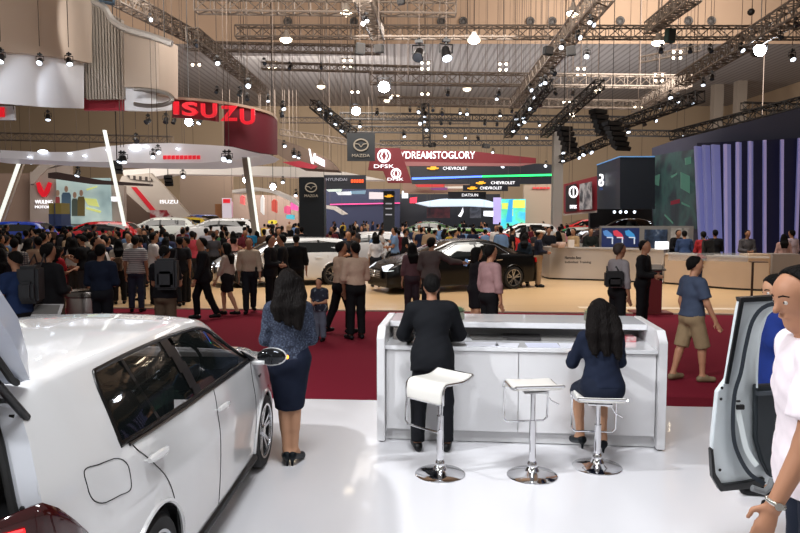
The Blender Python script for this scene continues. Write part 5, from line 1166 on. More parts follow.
def succulent(lb, x, y):
    p = D(x, y, 1.10); t = thing('potted_plant', lb, 'plant', p); b = MB(); b.box((0, 0, .035), (.10, .10, .07)); b.build('pot', mat('grey_green_pot', (120, 122, 108), .5), t, bevel=.005); b = MB(); random.seed(int(x * 10))
    for k in range(34):
        a = k * 2.4; el = .25 + 1.15 * (k / 34); L = .075 - .03 * k / 34; d = Vector((math.cos(a) * math.cos(el), math.sin(a) * math.cos(el), math.sin(el))); s_ = d.cross(Vector((0, 0, 1))).normalized() * .014; n_ = s_.cross(d).normalized() * .005; o = Vector((0, 0, .07)); m_ = o + d * L * .6
        b.add([o, m_ + s_, m_ + n_, m_ - s_, m_ - n_, o + d * L + Vector((0, 0, .01))], [(0, 1, 2), (0, 2, 3), (0, 3, 4), (0, 4, 1), (5, 2, 1), (5, 3, 2), (5, 4, 3), (5, 1, 4)])
    b.build('leaves', mat('succulent_green', (118, 142, 108), .5, noise=.2, nscale=30), t)
q = G(459, 321, 1.10) - dfl; succulent('small green potted plant on the desk right of the man in the suit', q.x * math.cos(-dyaw) - q.y * math.sin(-dyaw), .62)
q = G(588, 319, 1.10) - dfl; succulent('small green potted plant on the desk left of the seated woman', q.x * math.cos(-dyaw) - q.y * math.sin(-dyaw), .62)

SEATW = mat('white_stool_leather', (232, 230, 224), .3)
def bar_stool(label, u, v, zs, rz, drop=1.0):
    g = G(u, v); t = thing('bar_stool', label, 'stool', g, rz, 'bar stools'); 
    b = MB(); b.lathe([(.01, .0), (.205, 0), (.208, .006), (.20, .012), (.12, .026), (.06, .045), (.045, .075), (.04, .08), (.01, .08)], (0, 0, 0), 48); b.build('base', CHROME, t, True)
    b = MB(); b.cyl((0, 0, .07), (0, 0, zs * .62), .028, n=24); b.cyl((0, 0, zs * .6), (0, 0, zs - .05), .02, n=20); b.lathe([(.04, 0), (.042, .03), (.03, .05)], (0, 0, .075), 24); b.build('column', CHROME, t, True)
    # seat: curved sheet, roll at the front (+y), low back at -y bent upwards
    pr = spl([(.195, -.11 * drop), (.195, -.04), (.165, .004), (.08, .002), (-.04, -.004), (-.12, .008), (-.185, .035)], 16)
    b = MB(); rows = []
    for y, z in pr: rows.append([Vector((x, y, zs + z - .004 * math.cos(x / .19 * PI / 2))) for x in np.linspace(-.185, .185, 7)])
    b.grid(rows); o = b.build('seat', SEATW, t, 'all', solid=.035); md = o.modifiers.new('soft', 'BEVEL'); md.width = .012; md.segments = 2
    b = MB()
    for x in (-.195, .195): b.tube([(x, y, zs + z) for y, z in pr], .011, 6)
    b.tube([(-.195, pr[-1][0], zs + pr[-1][1]), (.195, pr[-1][0], zs + pr[-1][1])], .011, 6); b.tube([(-.195, pr[0][0], zs + pr[0][1]), (.195, pr[0][0], zs + pr[0][1])], .011, 6)
    b.box((0, 0, zs - .035), (.2, .2, .012)); b.build('seat_frame', CHROME, t, True)
    b = MB(); b.tube([(-.19, .19, zs - .06), (-.19, .205, zs - .2), (-.19, .215, zs - .33), (-.16, .22, zs - .36), (.16, .22, zs - .36), (.19, .215, zs - .33), (.19, .205, zs - .2), (.19, .19, zs - .06)], .009, 8); b.build('footrest', CHROME, t, True)
    b = MB(); b.tube([(.02, -.03, zs - .05), (.10, -.05, zs - .06), (.13, -.06, zs - .11), (.19, -.08, zs - .14)], .006, 6); b.build('lever', CHROME, t, True)
    return t
bar_stool('white bar stool behind the man in the suit, seat turned and highest', 440, 474, .80, math.radians(136), 1.3)
bar_stool('empty white bar stool in the middle of the three', 532, 475.5, .755, math.radians(6), .5)
bar_stool('white bar stool carrying the seated woman', 597, 467, .60, math.radians(-6), .5)

# ---------------------------------------------------------------- white hatchback at the left
CARP = mat('white_car_paint', (226, 227, 228), .22, coat=1.0)
yaw = -.035; o_ = (-2.1235, 3.1858)
golf = thing('car', 'white hatchback with open tailgate in the lower left corner', 'car', (o_[0], o_[1], 0), yaw)
tb = [(-.57, .80, 1.03, .60, 1.36, 1.43), (-.36, .85, 1.045, .615, 1.42, 1.475), (-.1, .875, 1.055, .635, 1.425, 1.485), (.25, .89, 1.055, .65, 1.43, 1.49), (.8, .90, 1.035, .655, 1.435, 1.49), (1.3, .90, 1.015, .655, 1.415, 1.48), (1.6, .90, 1.005, .655, 1.385, 1.465), (1.85, .895, .995, .66, 1.31, 1.43), (2.1, .893, .985, .70, 1.17, 1.27), (2.36, .888, .965, .77, 1.0, 1.07), (2.7, .88, .93, .74, .96, 1.03), (3.05, .85, .90, .68, .92, .97), (3.3, .76, .78, .58, .82, .86), (3.42, .62, .62, .45, .66, .69)]
gc = Car(tb, .19, .03, 40, 1.2); RW = .30; ar_, fr_ = .235, 2.63
dlo = [(-.02, 1.085), (.0, 1.20), (.06, 1.38), (.19, 1.41), (.8, 1.415), (1.3, 1.395), (1.6, 1.365), (1.85, 1.29), (2.08, 1.15), (2.33, 1.0), (1.3, 1.04), (.6, 1.062)]
def gcls(sd, y, z, x, q):
    if inpoly(y, z, dlo) and x > .45 and q < .80: return None if not (.955 < y - (z - 1.05) * .25 * -1 < 1.08) else ('door_pillar', sd)
    if 1.95 < y < 2.33 and x < .62 + (y - 1.9) * .2 and q > .6: return 'windscreen'
    if sd == 1 and z > .27 and x > .6:
        if 1.27 < y < 2.28 and z < 1.0 + (2.28 - y) * .42 and q < .74: return 'front_door'
        if y > .42 - max(0, z - .62) * .55 + max(0, .62 - z) * .25 and y < 1.27 and q < .74 and z < 1.36: return 'rear_door'
    return 'body'
gc.shear = lambda y, z: y + (max(0, z - 1.08) * .5 * (-.15 - y) / .42 if y < -.15 else 0)
sh = gc.shells(gcls, [(ar_, RW + .03), (fr_, RW)], RW + .055)
for kk, mb in sh.items():
    kk = kk[0] if isinstance(kk, tuple) else kk
    o = mb.build(kk, {'door_pillar': BLACK, 'windscreen': GLASSBLK}.get(kk, CARP), golf, 'all')
TG = mat('tinted_window', (20, 26, 26), .03, 0, trans=0, alpha=.62, spec=.9)
b = MB()
for (ya, yb) in ((-.01, 1.0), (1.05, 2.32)):
    rows = []
    for y in np.linspace(ya, yb, 26):
        lo = float(np.interp(y, [-.02, .6, 1.3, 2.33], [1.085, 1.062, 1.04, 1.0])); hi = float(np.interp(y, [-.02, .0, .06, .19, .8, 1.3, 1.6, 1.85, 2.08, 2.33], [1.085, 1.20, 1.38, 1.41, 1.415, 1.395, 1.365, 1.29, 1.15, 1.0]))
        rows.append([(lo + (hi - lo) * k / 8, y) for k in range(9)])
    b = MB(); b.grid([[Vector((gc.x(y, z) - .006, y, z)) for z, y in r] for r in rows]); b.build('side_window', TG, golf, 'all', fixn=False)
    b = MB(); b.grid([[Vector((-gc.x(y, z) + .006, y, z)) for z, y in r] for r in rows]); b.build('side_window', mat('clear_window', (150, 190, 170), .03, alpha=.30), golf, 'all', fixn=False)
fine = [tuple(p) for p in catmull(dlo[:10], 60)] + [tuple(p) for p in catmull([dlo[9], dlo[10], dlo[11], dlo[0]], 40)][1:-1]
b = MB(); b.tube(gc.side_line(fine, -.002), .013, 6, closed=True); b.build('window_seal', BLACK, golf, True)
b = MB(); b.tube(gc.side_line([tuple(p) for p in catmull([(2.33, .985), (1.3, 1.022), (.6, 1.044), (.04, 1.066)], 30)], .004), .009, 5); b.build('belt_trim', mat('satin_black', (30, 30, 32), .3), golf, True)
b = MB()
for yy, tp in ((1.0, .955),):
    b.prism([Vector((gc.x(yy - .035, 1.03) + .001, yy - .035, 1.03)), Vector((gc.x(yy + .05, 1.03) + .001, yy + .05, 1.03)), Vector((gc.x(tp + .05, 1.41) + .003, tp + .03, 1.41)), Vector((gc.x(tp - .03, 1.41) + .003, tp - .03, 1.41))], (-.05, 0, 0))
b.build('door_pillar', BLACK, golf)
b = MB(); b.prism([Vector((gc.x(.42, 1.06) + .001, .40, 1.06)), Vector((gc.x(.42, 1.06) + .001, .43, 1.06)), Vector((gc.x(.36, 1.40) + .002, .37, 1.405)), Vector((gc.x(.36, 1.40) + .002, .34, 1.405))], (-.02, 0, 0)); b.build('window_divider', BLACK, golf)
# interior
INT = mat('dark_interior', (26, 26, 29), .7)
b = MB(); b.box((0, .9, .42), (1.5, 3.0, .1)); b.box((-.0, 2.25, .86), (1.4, .45, .24)); b.box((0, -.1, .62), (1.3, .5, .5)); b.build('interior', INT, golf)
b = MB(); b.box((0, .55, .42 - .02), (1.66, 2.9, .35)); b.build('underbody', BLACK, golf)
for x, y in ((.36, 1.25), (-.36, 1.25), (.36, .35), (-.36, .35), (0, .35)):
    b = MB(); b.box((x, y, .78), (.46, .16, .56)); b.box((x, y + .25, .55), (.46, .5, .14)); b.box((x, y, 1.15), (.24, .1, .17)); b.build('car_seat', INT, golf, bevel=.03)
b = MB(); c = Vector((.38, 1.98, 1.0)); b.tube([c + Vector((.18 * math.cos(a), .05 * math.sin(a), .18 * math.sin(a))) for a in [2 * PI * k / 24 for k in range(24)]], .014, 6, closed=True); b.box(c, (.32, .04, .05)); b.build('steering_wheel', BLACK, golf, True)
# gaps, handles, flap
def gap(pts, n=20, r=.0035): b = MB(); b.tube(gc.side_line([tuple(p) for p in catmull(pts, n)], .0005), r, 4); b.build('door_gap', mat('gap_black', (20, 20, 20), .8), golf)
gap([(1.27, .25), (1.265, .6), (1.275, .85), (1.28, 1.03)]); gap([(.06, 1.07), (.10, 1.02), (.22, .92), (.36, .78), (.46, .6), (.52, .42), (.60, .27)], 30); gap([(2.29, .27), (2.26, .6), (2.25, .9), (2.30, .99)])
fl = [(-.17 + .165 * (abs(math.cos(a)) ** .55) * (1 if math.cos(a) > 0 else -1), .975 - .03 * math.cos(a) * 1.6 + .085 * (abs(math.sin(a)) ** .55) * (1 if math.sin(a) > 0 else -1)) for a in [2 * PI * k / 40 for k in range(40)]]
b = MB(); b.tube(gc.side_line(fl, .0005), .003, 4, closed=True); b.build('fuel_flap', mat('gap_black', (20, 20, 20), .8), golf)
for hy, hz in ((.25, .945), (1.345, .885)):
    b = MB(); b.tube(gc.side_line([(hy - .11, hz + .006), (hy - .08, hz + .005), (hy, hz), (hy + .08, hz - .005), (hy + .11, hz - .006)], .03), [.012, .02, .022, .02, .012], 8)
    b.tube(gc.side_line([(hy - .10, hz + .006), (hy - .10, hz + .006 - .001)], .01), .016, 8); b.tube(gc.side_line([(hy + .09, hz - .004), (hy + .09, hz - .005)], .01), .016, 8); b.build('door_handle', mat('handle_white', (236, 237, 238), .15, coat=1), golf, True)
    b = MB(); b.sphere(gc.side_line([(hy - .02, hz - .012)], -.006)[0], .05, 12, sc=(.25, 1, .6)); b.build('handle_recess', mat('recess_shade', (176, 176, 178), .4), golf, 'all')
b = MB(); b.box(gc.side_line([(2.50, .82)], .004)[0], (.006, .07, .02)); b.build('side_badge', mat('badge_dark', (50, 50, 54), .3, .5), golf)
b = MB(); b.tube(gc.side_line([(.50, .205), (1.3, .20), (2.28, .20)], .008), .028, 8); b.build('side_sill', mat('sill_black', (20, 20, 21), .5), golf, True)
for sd in (1, -1):
    for wy in (ar_, fr_): wheel(golf, sd * .885, wy, RW + .012, .21, sd, 5, mat('rim_bright', (190, 192, 196), .2, .9), 48)
    arch(golf, gc, ar_, RW + .03, RW + .055, sd, CARP, None); arch(golf, gc, fr_, RW, RW + .055, sd, CARP, None)
# mirror
b = MB(); c = Vector((1.0, 2.40, 1.0)); b.sphere(c, .13, 20, sc=(.95, .5, .58)); b.box(Vector((.89, 2.34, .965)), (.12, .05, .03)); m_ = b.build('wing_mirror', CARP, golf, 'all')
b = MB(); b.sphere(c + Vector((-.004, -.03, .004)), .122, 20, sc=(.92, .33, .53)); b.build('mirror_glass', mat('mirror_glass', (60, 62, 66), .03, .9), m_, 'all')
b = MB(); b.sphere(c + Vector((-.004, -.022, .004)), .126, 20, sc=(.94, .33, .56)); b.build('mirror_rim', BLACK, m_, 'all')
b = MB(); b.sphere(c + Vector((.115, .01, -.005)), .018, 8); b.build('indicator_lamp', GLOW('amber_lamp', (255, 140, 40), 5), m_, 'all')
b = MB(); b.prism([(.86, 2.27, .99), (.86, 2.42, .98), (.80, 2.22, 1.08)], (-.02, 0, 0)); b.build('mirror_base', BLACK, m_)
# rear: opening frame, lamps, bumper, tailgate
b = MB(); S0 = gc.S[0]; rg = [Vector((x, gc.ys[0], z)) for x, z in S0 if z < .80]
b.box((0, -.52, .56), (1.56, .16, .50)); b.build('rear_bumper', CARP, golf, bevel=.05)
for sd in (1, -1):
    b = MB(); fr = [(.80, -.47, .98), (.795, -.462, 1.05), (.74, -.46, 1.2), (.66, -.45, 1.34), (.56, -.42, 1.43)]
    out_ = [Vector((sd * (gc.x(-.55, z) - .0), gc.shear(-.57, z) - .004, z)) for z in (.86, .95, 1.05, 1.15, 1.25, 1.34, 1.39)]
    inn = [Vector((p.x - sd * .105, p.y - .015, p.z)) for p in out_]; inn2 = [Vector((p.x - sd * .02, p.y + .16, p.z)) for p in inn]
    b.grid([out_, inn, inn2]); b.build('opening_flange', mat('inner_white', (214, 218, 226), .3, coat=.4), golf, True)
    b = MB(); b.tube([p + Vector((sd * .004, -.012, 0)) for p in inn], .017, 8); b.build('rubber_seal', RUBBER, golf, True)
    e_ = lambda y, z, k=.006: Vector((sd * (gc.x(y, z) + k), y, z))
    b = MB(); rows = []
    for z0, z1 in ((1.045, .80),):
        cols = [(-.39, .80, .84), (-.45, .80, .92), (-.52, .80, 1.0), (-.575, .80, 1.045)]
        for y, zl, zh in cols: rows.append([e_(y, zl + (zh - zl) * k / 5) for k in range(6)])
        A_ = rows[-1]; rows.append([Vector((sd * .735, -.605, p.z - .004)) for p in A_]); rows.append([Vector((sd * .60, -.625, .80 + (.985 - .80) * k / 5)) for k in range(6)]); rows.append([Vector((sd * .42, -.63, .80 + (.94 - .80) * k / 5)) for k in range(6)])
    b.grid(rows); tl = b.build('tail_lamp', mat('dark_red_lamp', (56, 8, 13), .08, coat=1), golf, 'all', solid=.02)
    b = MB(); b.tube([(sd * .44, -.648, .895), (sd * .60, -.642, .925), (sd * .72, -.625, .955)], .010, 6); b.tube([(sd * .60, -.642, .87), (sd * .70, -.63, .885), (sd * .755, -.612, .90)], .012, 6); b.build('lamp_strip', GLOW('glowing_red', (255, 40, 44), 1.6), tl, True)
b = MB(); b.sphere((.70, -.60, 1.03), .011, 8); b.build('rubber_stop', BLACK, golf)
b = MB(); b.box((0, -.05, 1.05), (1.15, .02, .7)); b.box((.58, -.25, 1.0), (.02, .4, .7)); b.box((0, -.3, .8), (1.2, .5, .02)); b.build('boot_lining', mat('boot_black', (12, 12, 13), .8), golf)
# tailgate swung up, hinge on the roof edge
tgm = mat('tailgate_inner_white', (196, 204, 220), .3, coat=.6); H0 = Vector((0, -.34, 1.475)); dirT = Vector((0, -.73, .68)).normalized(); nT = Vector((0, .68, .73)).normalized()
b = MB(); prof = [(0, .03), (.12, .075), (.35, .105), (.6, .11), (.85, .09), (1.0, .04)]
def tg(s_, x, n_): return H0 + dirT * s_ + nT * n_ + Vector((x, 0, 0))
wd_ = lambda s_: float(np.interp(s_, [0, .15, .34, .52, .8, 1.0], [.60, .65, .70, .72, .72, .66]))
rows = []
for s_, th in prof: w_ = wd_(s_); rows.append([tg(s_, x, n_) for x, n_ in ((-w_, -th * .3), (-w_ * .98, th * .6), (-w_ * .8, th), (0, th + .03), (w_ * .8, th), (w_ * .98, th * .6), (w_, -th * .3), (w_ * .9, -th), (w_ * .5, -th * .9), (0, -th * .9), (-w_ * .5, -th * .9), (-w_ * .9, -th), (-w_, -th * .3))])
b.grid(rows); n = len(rows[0]) - 1; b.add([r for r in rows[0][:-1]], [tuple(range(n))]); b.add([r for r in rows[-1][:-1]], [tuple(range(n))]); tgt = b.build('tailgate', tgm, golf, True)
b = MB(); b.tube([tg(s_, wd_(s_) * .95, -float(np.interp(s_, [p[0] for p in prof], [p[1] for p in prof])) - .004) for s_ in np.linspace(.05, .95, 12)], .014, 6); b.build('rubber_strip', RUBBER, tgt, True)
b = MB(); b.prism([tg(.15, -.5, -.10), tg(.15, .5, -.10), tg(.6, .5, -.125), tg(.6, -.5, -.125)], nT * -.02); b.build('rear_window', GLASSBLK, tgt)
b = MB(); a_ = Vector((.625, -.42, 1.33)); c_ = tg(.40, .60, -.12); b.cyl(a_, a_.lerp(c_, .55), .017, n=10); b.cyl(a_.lerp(c_, .5), c_, .008, n=8); b.build('gas_strut', BLACK, golf, True)

# ---------------------------------------------------------------- open door of another car at the right
DY = 4.15
def Q(u, v, dy=0): return P(u, v, DY + dy)
door = thing('open_car_door', 'open white car door with black window frame beside the man in white shirt', 'car door', G(745, 492))
off = -Vector(door.location)
def dprism(pts, th, name, m, dy=0, smooth=False, bevel=0):
    b = MB(); b.prism([Q(u, v, dy + (u - 713) * .002) + off for u, v in pts], (0, th, 0)); return b.build(name, m, door, bevel=bevel)
DWH = mat('door_white', (214, 222, 226), .3, coat=.5); DBK = mat('door_black_frame', (24, 26, 28), .4)
outer = [(741, 299), (738, 312), (727, 380), (718, 392), (713, 440), (713, 474), (721, 491), (745, 489), (800, 478), (860, 470), (860, 400), (800, 385), (758, 386), (757, 372), (760, 340), (768, 315), (776, 307), (800, 305), (860, 302), (860, 292), (756, 296.5)]
dprism(outer, .05, 'outer_panel', DWH, .03, bevel=.004)
dprism([(741, 299), (745, 297.5), (729, 384), (726, 384)], .02, 'window_frame', DBK, 0); dprism([(741, 298), (860, 291), (860, 296.5), (742, 302.5)], .07, 'window_frame', DBK, 0)
def bez(pts, n=24): return [tuple(p) for p in catmull(pts, n)]
def band(c, w0, name, m, dy, th=.02, n=30):
    p = bez(c, n); L_ = []; R_ = []
    for i in range(n):
        a = p[max(i - 1, 0)]; e = p[min(i + 1, n - 1)]; d = np.array(e) - np.array(a); d /= np.linalg.norm(d) + 1e-9; nn = np.array([-d[1], d[0]]) * w0 / 2; L_.append(tuple(np.array(p[i]) + nn)); R_.append(tuple(np.array(p[i]) - nn))
    b = MB(); rows = [[Q(*L_[i], dy) + off, Q(*R_[i], dy) + off, Q(*R_[i], dy + th * 2) + off, Q(*L_[i], dy + th * 2) + off, Q(*L_[i], dy) + off] for i in range(n)]
    b.grid(rows); return b.build(name, m, door, True)
band([(860, 300), (790, 303), (766, 306), (753, 320), (746, 345), (741, 372), (735, 392), (733, 415), (734, 440), (740, 458), (750, 474), (765, 484)], 4.2, 'rubber_seal', mat('seal_grey_blue', (34, 42, 52), .6), -.01, .025, 44)
band([(860, 306), (790, 307), (775, 309), (764, 320), (759, 345), (757, 372), (757, 388)], 2.2, 'inner_frame_edge', mat('frame_grey', (190, 198, 202), .3), -.005, .015)
dprism([(757, 386), (800, 384), (860, 398), (860, 470), (800, 474), (771, 478), (763, 462), (757, 440)], .06, 'trim_panel', mat('dark_trim', (40, 46, 52), .6), -.05, bevel=.006)
dprism([(758, 392), (800, 390), (800, 394), (758, 396)], .03, 'trim_ledge', mat('trim_ledge', (70, 76, 84), .5), -.075)
band([(736, 400), (741, 425), (747, 450), (757, 466)], 5.5, 'inner_flange', mat('door_white_inner', (226, 234, 236), .25, coat=.5), 0.0, .02)
dprism([(711.5, 450), (713.5, 449), (716, 474), (723, 485), (744, 482.5), (765, 478), (765, 487), (744, 489.5), (721, 492), (713, 478)], .05, 'lower_rubber', DBK, -.005, bevel=.004)
b = MB(); b.box(Q(740, 407, -.0) + off, (.05, .02, .03)); b.box(Q(738, 401, -.0) + off, (.025, .02, .012)); b.build('door_latch', BLACK, door, bevel=.003)
for u, v in ((722, 388), (721, 399), (720, 470), (735, 398)): b = MB(); b.sphere(Q(u, v, .028) + off, .010, 8, sc=(1, .5, 1)); b.build('door_bolt', BLACK, door)
b = MB(); b.tube([Q(772, 480, .0) + off, Q(770, 487, -.03) + off, Q(764, 492, -.05) + off, Q(752, 488, -.05) + off], .02, 8); b.build('check_strap', mat('grey_part', (110, 112, 114), .4), door, True)

# ---------------------------------------------------------------- cars on display
simple_car('white hatchback on the wooden floor behind the group of visitors', (-2.36, 22.0, 0), math.radians(110), mat('white_car_paint', (226, 227, 228), .22, coat=1.0), 4.3, .9, 1.46, 'hatch')
g = G(513, 289); BP = mat('black_car_paint', (7, 8, 10), .25, coat=.1, spec=.25)
c = simple_car('black sedan with chrome trim on the wooden floor', (2.92, 20.8, 0), math.radians(115), BP, 4.9, .93, 1.47, 'sedan')
CARB = [(-3.6, 20.8, 2.9), (1.6, 19.8, 3.1)]
FC = [('bright blue car at the left edge behind the crowd', 6, 226, 32, 95, (30, 70, 190), 'hatch', 1.5), ('blue car with bright windscreen left of the big screen', 44, 227, 39.5, 80, (40, 90, 210), 'suv', 1.6), ('pale blue car with roof rails below the big screen', 84, 219, 46, 85, (110, 130, 200), 'suv', 1.7),
      ('red car behind the crowd at the left', 96, 226, 34, 95, (190, 24, 34), 'hatch', 1.5), ('white car left of the yellow car', 158, 222, 39.5, 100, (215, 220, 215), 'suv', 1.6), ('yellow car near the slanted booth', 180, 222, 43.5, 85, (200, 170, 50), 'hatch', 1.5), ('blue and white patterned car right of the slanted booth', 199, 219, 46.5, 40, (70, 100, 190), 'van', 1.7),
      ('white car low in the crowd left of the leaning grey post', 218, 223, 36, 90, (215, 215, 215), 'hatch', 1.4), ('lime green car in the middle of the crowd', 452, 228, 35, 100, (92, 132, 62), 'hatch', 1.5), ('red car in the crowd right of the middle', 488, 233, 31, 95, (200, 40, 40), 'sedan', 1.4), ('white car roof seen over the crowd right of the middle', 522, 224, 40, 85, (225, 225, 225), 'suv', 1.7),
      ('white car right of the glowing panel, behind the counter', 574, 232, 37.6, 95, (215, 218, 215), 'hatch', 1.5), ('small red car under the red framed sign', 584, 224, 46, 90, (190, 24, 30), 'hatch', 1.4), ('second white car left of the black sedan', 366, 243, 30, 85, (226, 226, 226), 'hatch', 1.45), ('dark car on a stand under the dark blue booth', 626, 223, 31.5, 90, (40, 20, 28), 'sedan', 1.3), ('dark green car low in the crowd left of the middle', 425, 226, 44, 90, (56, 92, 56), 'sedan', 1.4)]
for i, (lb, u, v, Y, yd, col, kd, H_) in enumerate(FC):
    top = P(u, v - 5, Y); ys = max(0, top.z - H_)
    if ys > .25:
        s_ = MB(); s_.lathe([(1.3, 0), (1.3, ys - .01)], (top.x, Y, 0), 24); tag(s_.build('display_platform', mat('platform_grey', (90, 86, 86), .5)), 'round grey platform under the ' + ' '.join(lb.split()[:9]), 'platform')
    else: ys = 0
    tt = simple_car(lb, (top.x, Y, ys), math.radians(yd), mat('car_paint_%d' % i, col, .2, coat=1), 4.2, .88, H_, kd, parts=False, dy=.1)
    CARB.append((top.x, Y, 2.5))
    # centre the car on its spot
    L_ = 4.2 * .305; tt.location.x += math.sin(math.radians(yd)) * L_; tt.location.y -= math.cos(math.radians(yd)) * L_

# bin and the tilted stand behind the car roof
g = G(87, 335); x = P(87, 300, 11.2).x
t = thing('litter_bin', 'round brushed steel bin with dark rim behind the white car roof', 'bin', (x, 11.2, 0)); zt = P(87, 289, 11.2).z
b = MB(); b.lathe([(.30, .02), (.31, .05), (.31, zt - .12)], (0, 0, 0), 40); b.build('drum', STEEL, t, True); b = MB(); b.lathe([(.315, zt - .12), (.34, zt - .10), (.34, zt - .04), (.33, zt - .02), (.25, zt - .05), (.24, zt - .2)], (0, 0, 0), 40); b.build('rim', mat('bin_rim', (110, 104, 100), .25, .9), t, True); b = MB(); b.lathe([(.01, zt - .12), (.26, zt - .12), (.26, zt - .1)], (0, 0, 0), 24); b.build('opening', BLACK, t)
p = P(46, 311, 9.2); t = thing('sign_stand', 'tilted grey sign plate on a stand behind the white car roof', 'stand', (p.x, p.y, 0)); b = MB(); b.prism([(-.22, -.06, p.z - .06), (.22, -.06, p.z - .06), (.19, .10, p.z + .06), (-.19, .10, p.z + .06)], (0, .01, .02)); b.build('sign_plate', mat('pale_plate', (180, 178, 178), .4), t); b = MB(); b.prism([(-.17, -.045, p.z - .045), (.17, -.045, p.z - .045), (.15, .085, p.z + .05), (-.15, .085, p.z + .05)], (0, -.003, .022)); b.build('sheet', mat('grey_sheet', (110, 108, 106), .5), t); b = MB(); b.cyl((0, .02, 0), (0, .02, p.z - .01), .02, n=8); b.cyl((0, .02, 0), (0, .02, .02), .16, n=16); b.build('stand_pole', STEEL, t)
# ---------------------------------------------------------------- people near the camera
LACE = blobs('navy_lace', [(18, 25, 42), (26, 34, 54), (46, 56, 76), (84, 94, 112)], 70, .85)
NAVYD = fabric((21, 28, 46)); BLK = (17, 18, 21); TRB = (15, 15, 18)
person('lady', dict(sex='f', h=1.63, armL=((-.15, .1, -1), (.5, .9, -.1)), armR=((.15, .1, -1), (-.5, .9, -.1)), legL=((.09, .02, -1), (.05, -.04, -1)), legR=((-.08, .0, -1), (-.03, -.04, -1)), hair='long', hairlen=.46, hairw=1.5, bottom='skirt', skirt=1.02, skirt_r=.064, heel=.06, sleeve='long', head=(.25, .2), hem=-.02, toeL=(-.1, 1, 0), toeR=(.5, 1, 0)), 290, 464,
       'woman with long dark hair in navy lace top and skirt, standing beside the white hatchback', topm=LACE, botm=NAVYD, face=.15, vox=.013, skin=2, shoes=(14, 20, 26), hairm=hairmat('dark_brown_hair', (15, 11, 10)))
person('suit', dict(h=1.63, lean=.30, armL=((-.35, .35, -1), (.25, 1, -.30)), armR=((.35, .35, -1), (-.35, 1, -.28)), legL=((-.10, .03, -1), (-.03, -.05, -1)), legR=((.10, .0, -1), (.03, -.05, -1)), head=(0, .30), hem=-.16, wob=.0015, toff=.02), 432, 450,
       'man in black suit leaning over the white desk behind the tallest stool', top=(17, 19, 24), bottom=(18, 19, 24), face=.0, vox=.013, topname='jacket', skin=1)
person('seated', dict(sex='f', h=1.60, seat=.60, lean=.16, armL=((-.25, .45, -1), (.3, 1, .1)), armR=((.25, .45, -1), (-.3, 1, .0)), legL=((-.05, 1, -.35), (.05, -.15, -1)), legR=((.1, 1, -.45), (-.05, -.35, -1)), hair='long', hairlen=.56, hairw=1.75, bottom='skirt', skirt=.85, skirt_r=.085, heel=.05, sleeve='long', head=(.1, .35), hem=-.03, fat=1.04), 605, 466,
       'seated woman with very long wavy dark hair in navy dress on the right stool', top=(23, 31, 50), bottom=(22, 29, 46), face=.05, vox=.013, topname='dress', skin=2, at=G(599, 467) + Vector((.02, .02, 0)), shoes=(14, 20, 26), hairm=hairmat('dark_brown_hair', (15, 11, 10)))
gm = P(803, 400, 2.62)
person('closeman', dict(h=1.75, hs=.96, lean=.10, armL=((-.20, .24, -1), (-.04, .42, -1), (.0, .35, -1)), armR=((.12, -.25, -1), (.05, -.1, -1)), head=(.40, .24), hem=-.08, sleeve='short', toff=.032, wob=.0028, fist=False, fat=.93, hair='short'), 0, 0,
       'man in white t-shirt with a steel wristwatch at the right edge, seen in profile', top=(232, 222, 228), bottom=(24, 30, 44), face=PI / 2 - .28, vox=.009, z=.20, at=(1.655, 2.66, 0), skin=0, topname='t_shirt')
pb = MB(); pb.box((1.80, 2.66, .10), (.8, .7, .20)); struct(pb.build('trim_5', mat('plinth_white', (205, 205, 206), .5)))
rt = [o for o in bpy.data.objects if o.get('label', '').startswith('man in white t-shirt')][0]
ms, zm, B_, _ = HC['closeman']; W_, dw_ = B_['wristL']; W_ = W_ - dw_ * .01; n_ = nrm(np.cross(dw_, (0, 0, 1.))); m_ = np.cross(dw_, n_)
b = MB(); ctr = [Vector(W_ + .030 * math.cos(a) * n_ + .033 * math.sin(a) * m_) for a in [2 * PI * k / 28 for k in range(28)]]
for k in range(28): q_ = ctr[k]; b.sphere(q_, .0085, 6, sc=(.8, .8, 1.3))
wt = b.build('watch_bracelet', mat('watch_steel', (200, 198, 190), .22, 1), rt, 'all'); wt.location.z = -zm; wt['label'] = 'steel wristwatch bracelet'
b = MB(); fc = Vector(W_ - .034 * n_ * (1 if n_[0] > 0 else -1)); b.cyl(fc - Vector(n_) * .006, fc + Vector(n_) * .006, .015, n=20); o = b.build('watch_case', mat('watch_steel', (200, 198, 190), .22, 1), wt, True)
person('doorlady', dict(sex='f', h=1.71, armL=((-.1, .1, -1), (.1, .3, -1)), armR=((.1, .1, -1), (-.1, .3, -1)), hair='long', hairlen=.42, head=(-.1, .25), hem=-.1, bottom='skirt'), 0, 0, 'woman with black hair in blue dress seen through the open car door window',
       top=(24, 44, 110), bottom=(22, 40, 100), face=PI / 2 + .1, vox=.014, at=(2.80, 5.05, 0), skin=2, topname='dress')
person('shorts', dict(h=1.63, armL=((-.15, -.1, -1), (0, .2, -1)), armR=((.2, .25, -1), (.1, .5, -1)), legL=((0, -.22, -1), (0, -.3, -1)), legR=((0, .28, -1), (0, .02, -1)), bottom='shorts', sleeve='short', hem=-.03, head=(-.1, .1), toff=.02), 690, 381,
       'man in blue grey t-shirt and khaki shorts walking right on the red carpet', top=(62, 72, 92), bottom=(140, 120, 92), shoes=(120, 104, 80), face=-PI / 2 + .15, vox=.015, skin=0, topname='t_shirt')

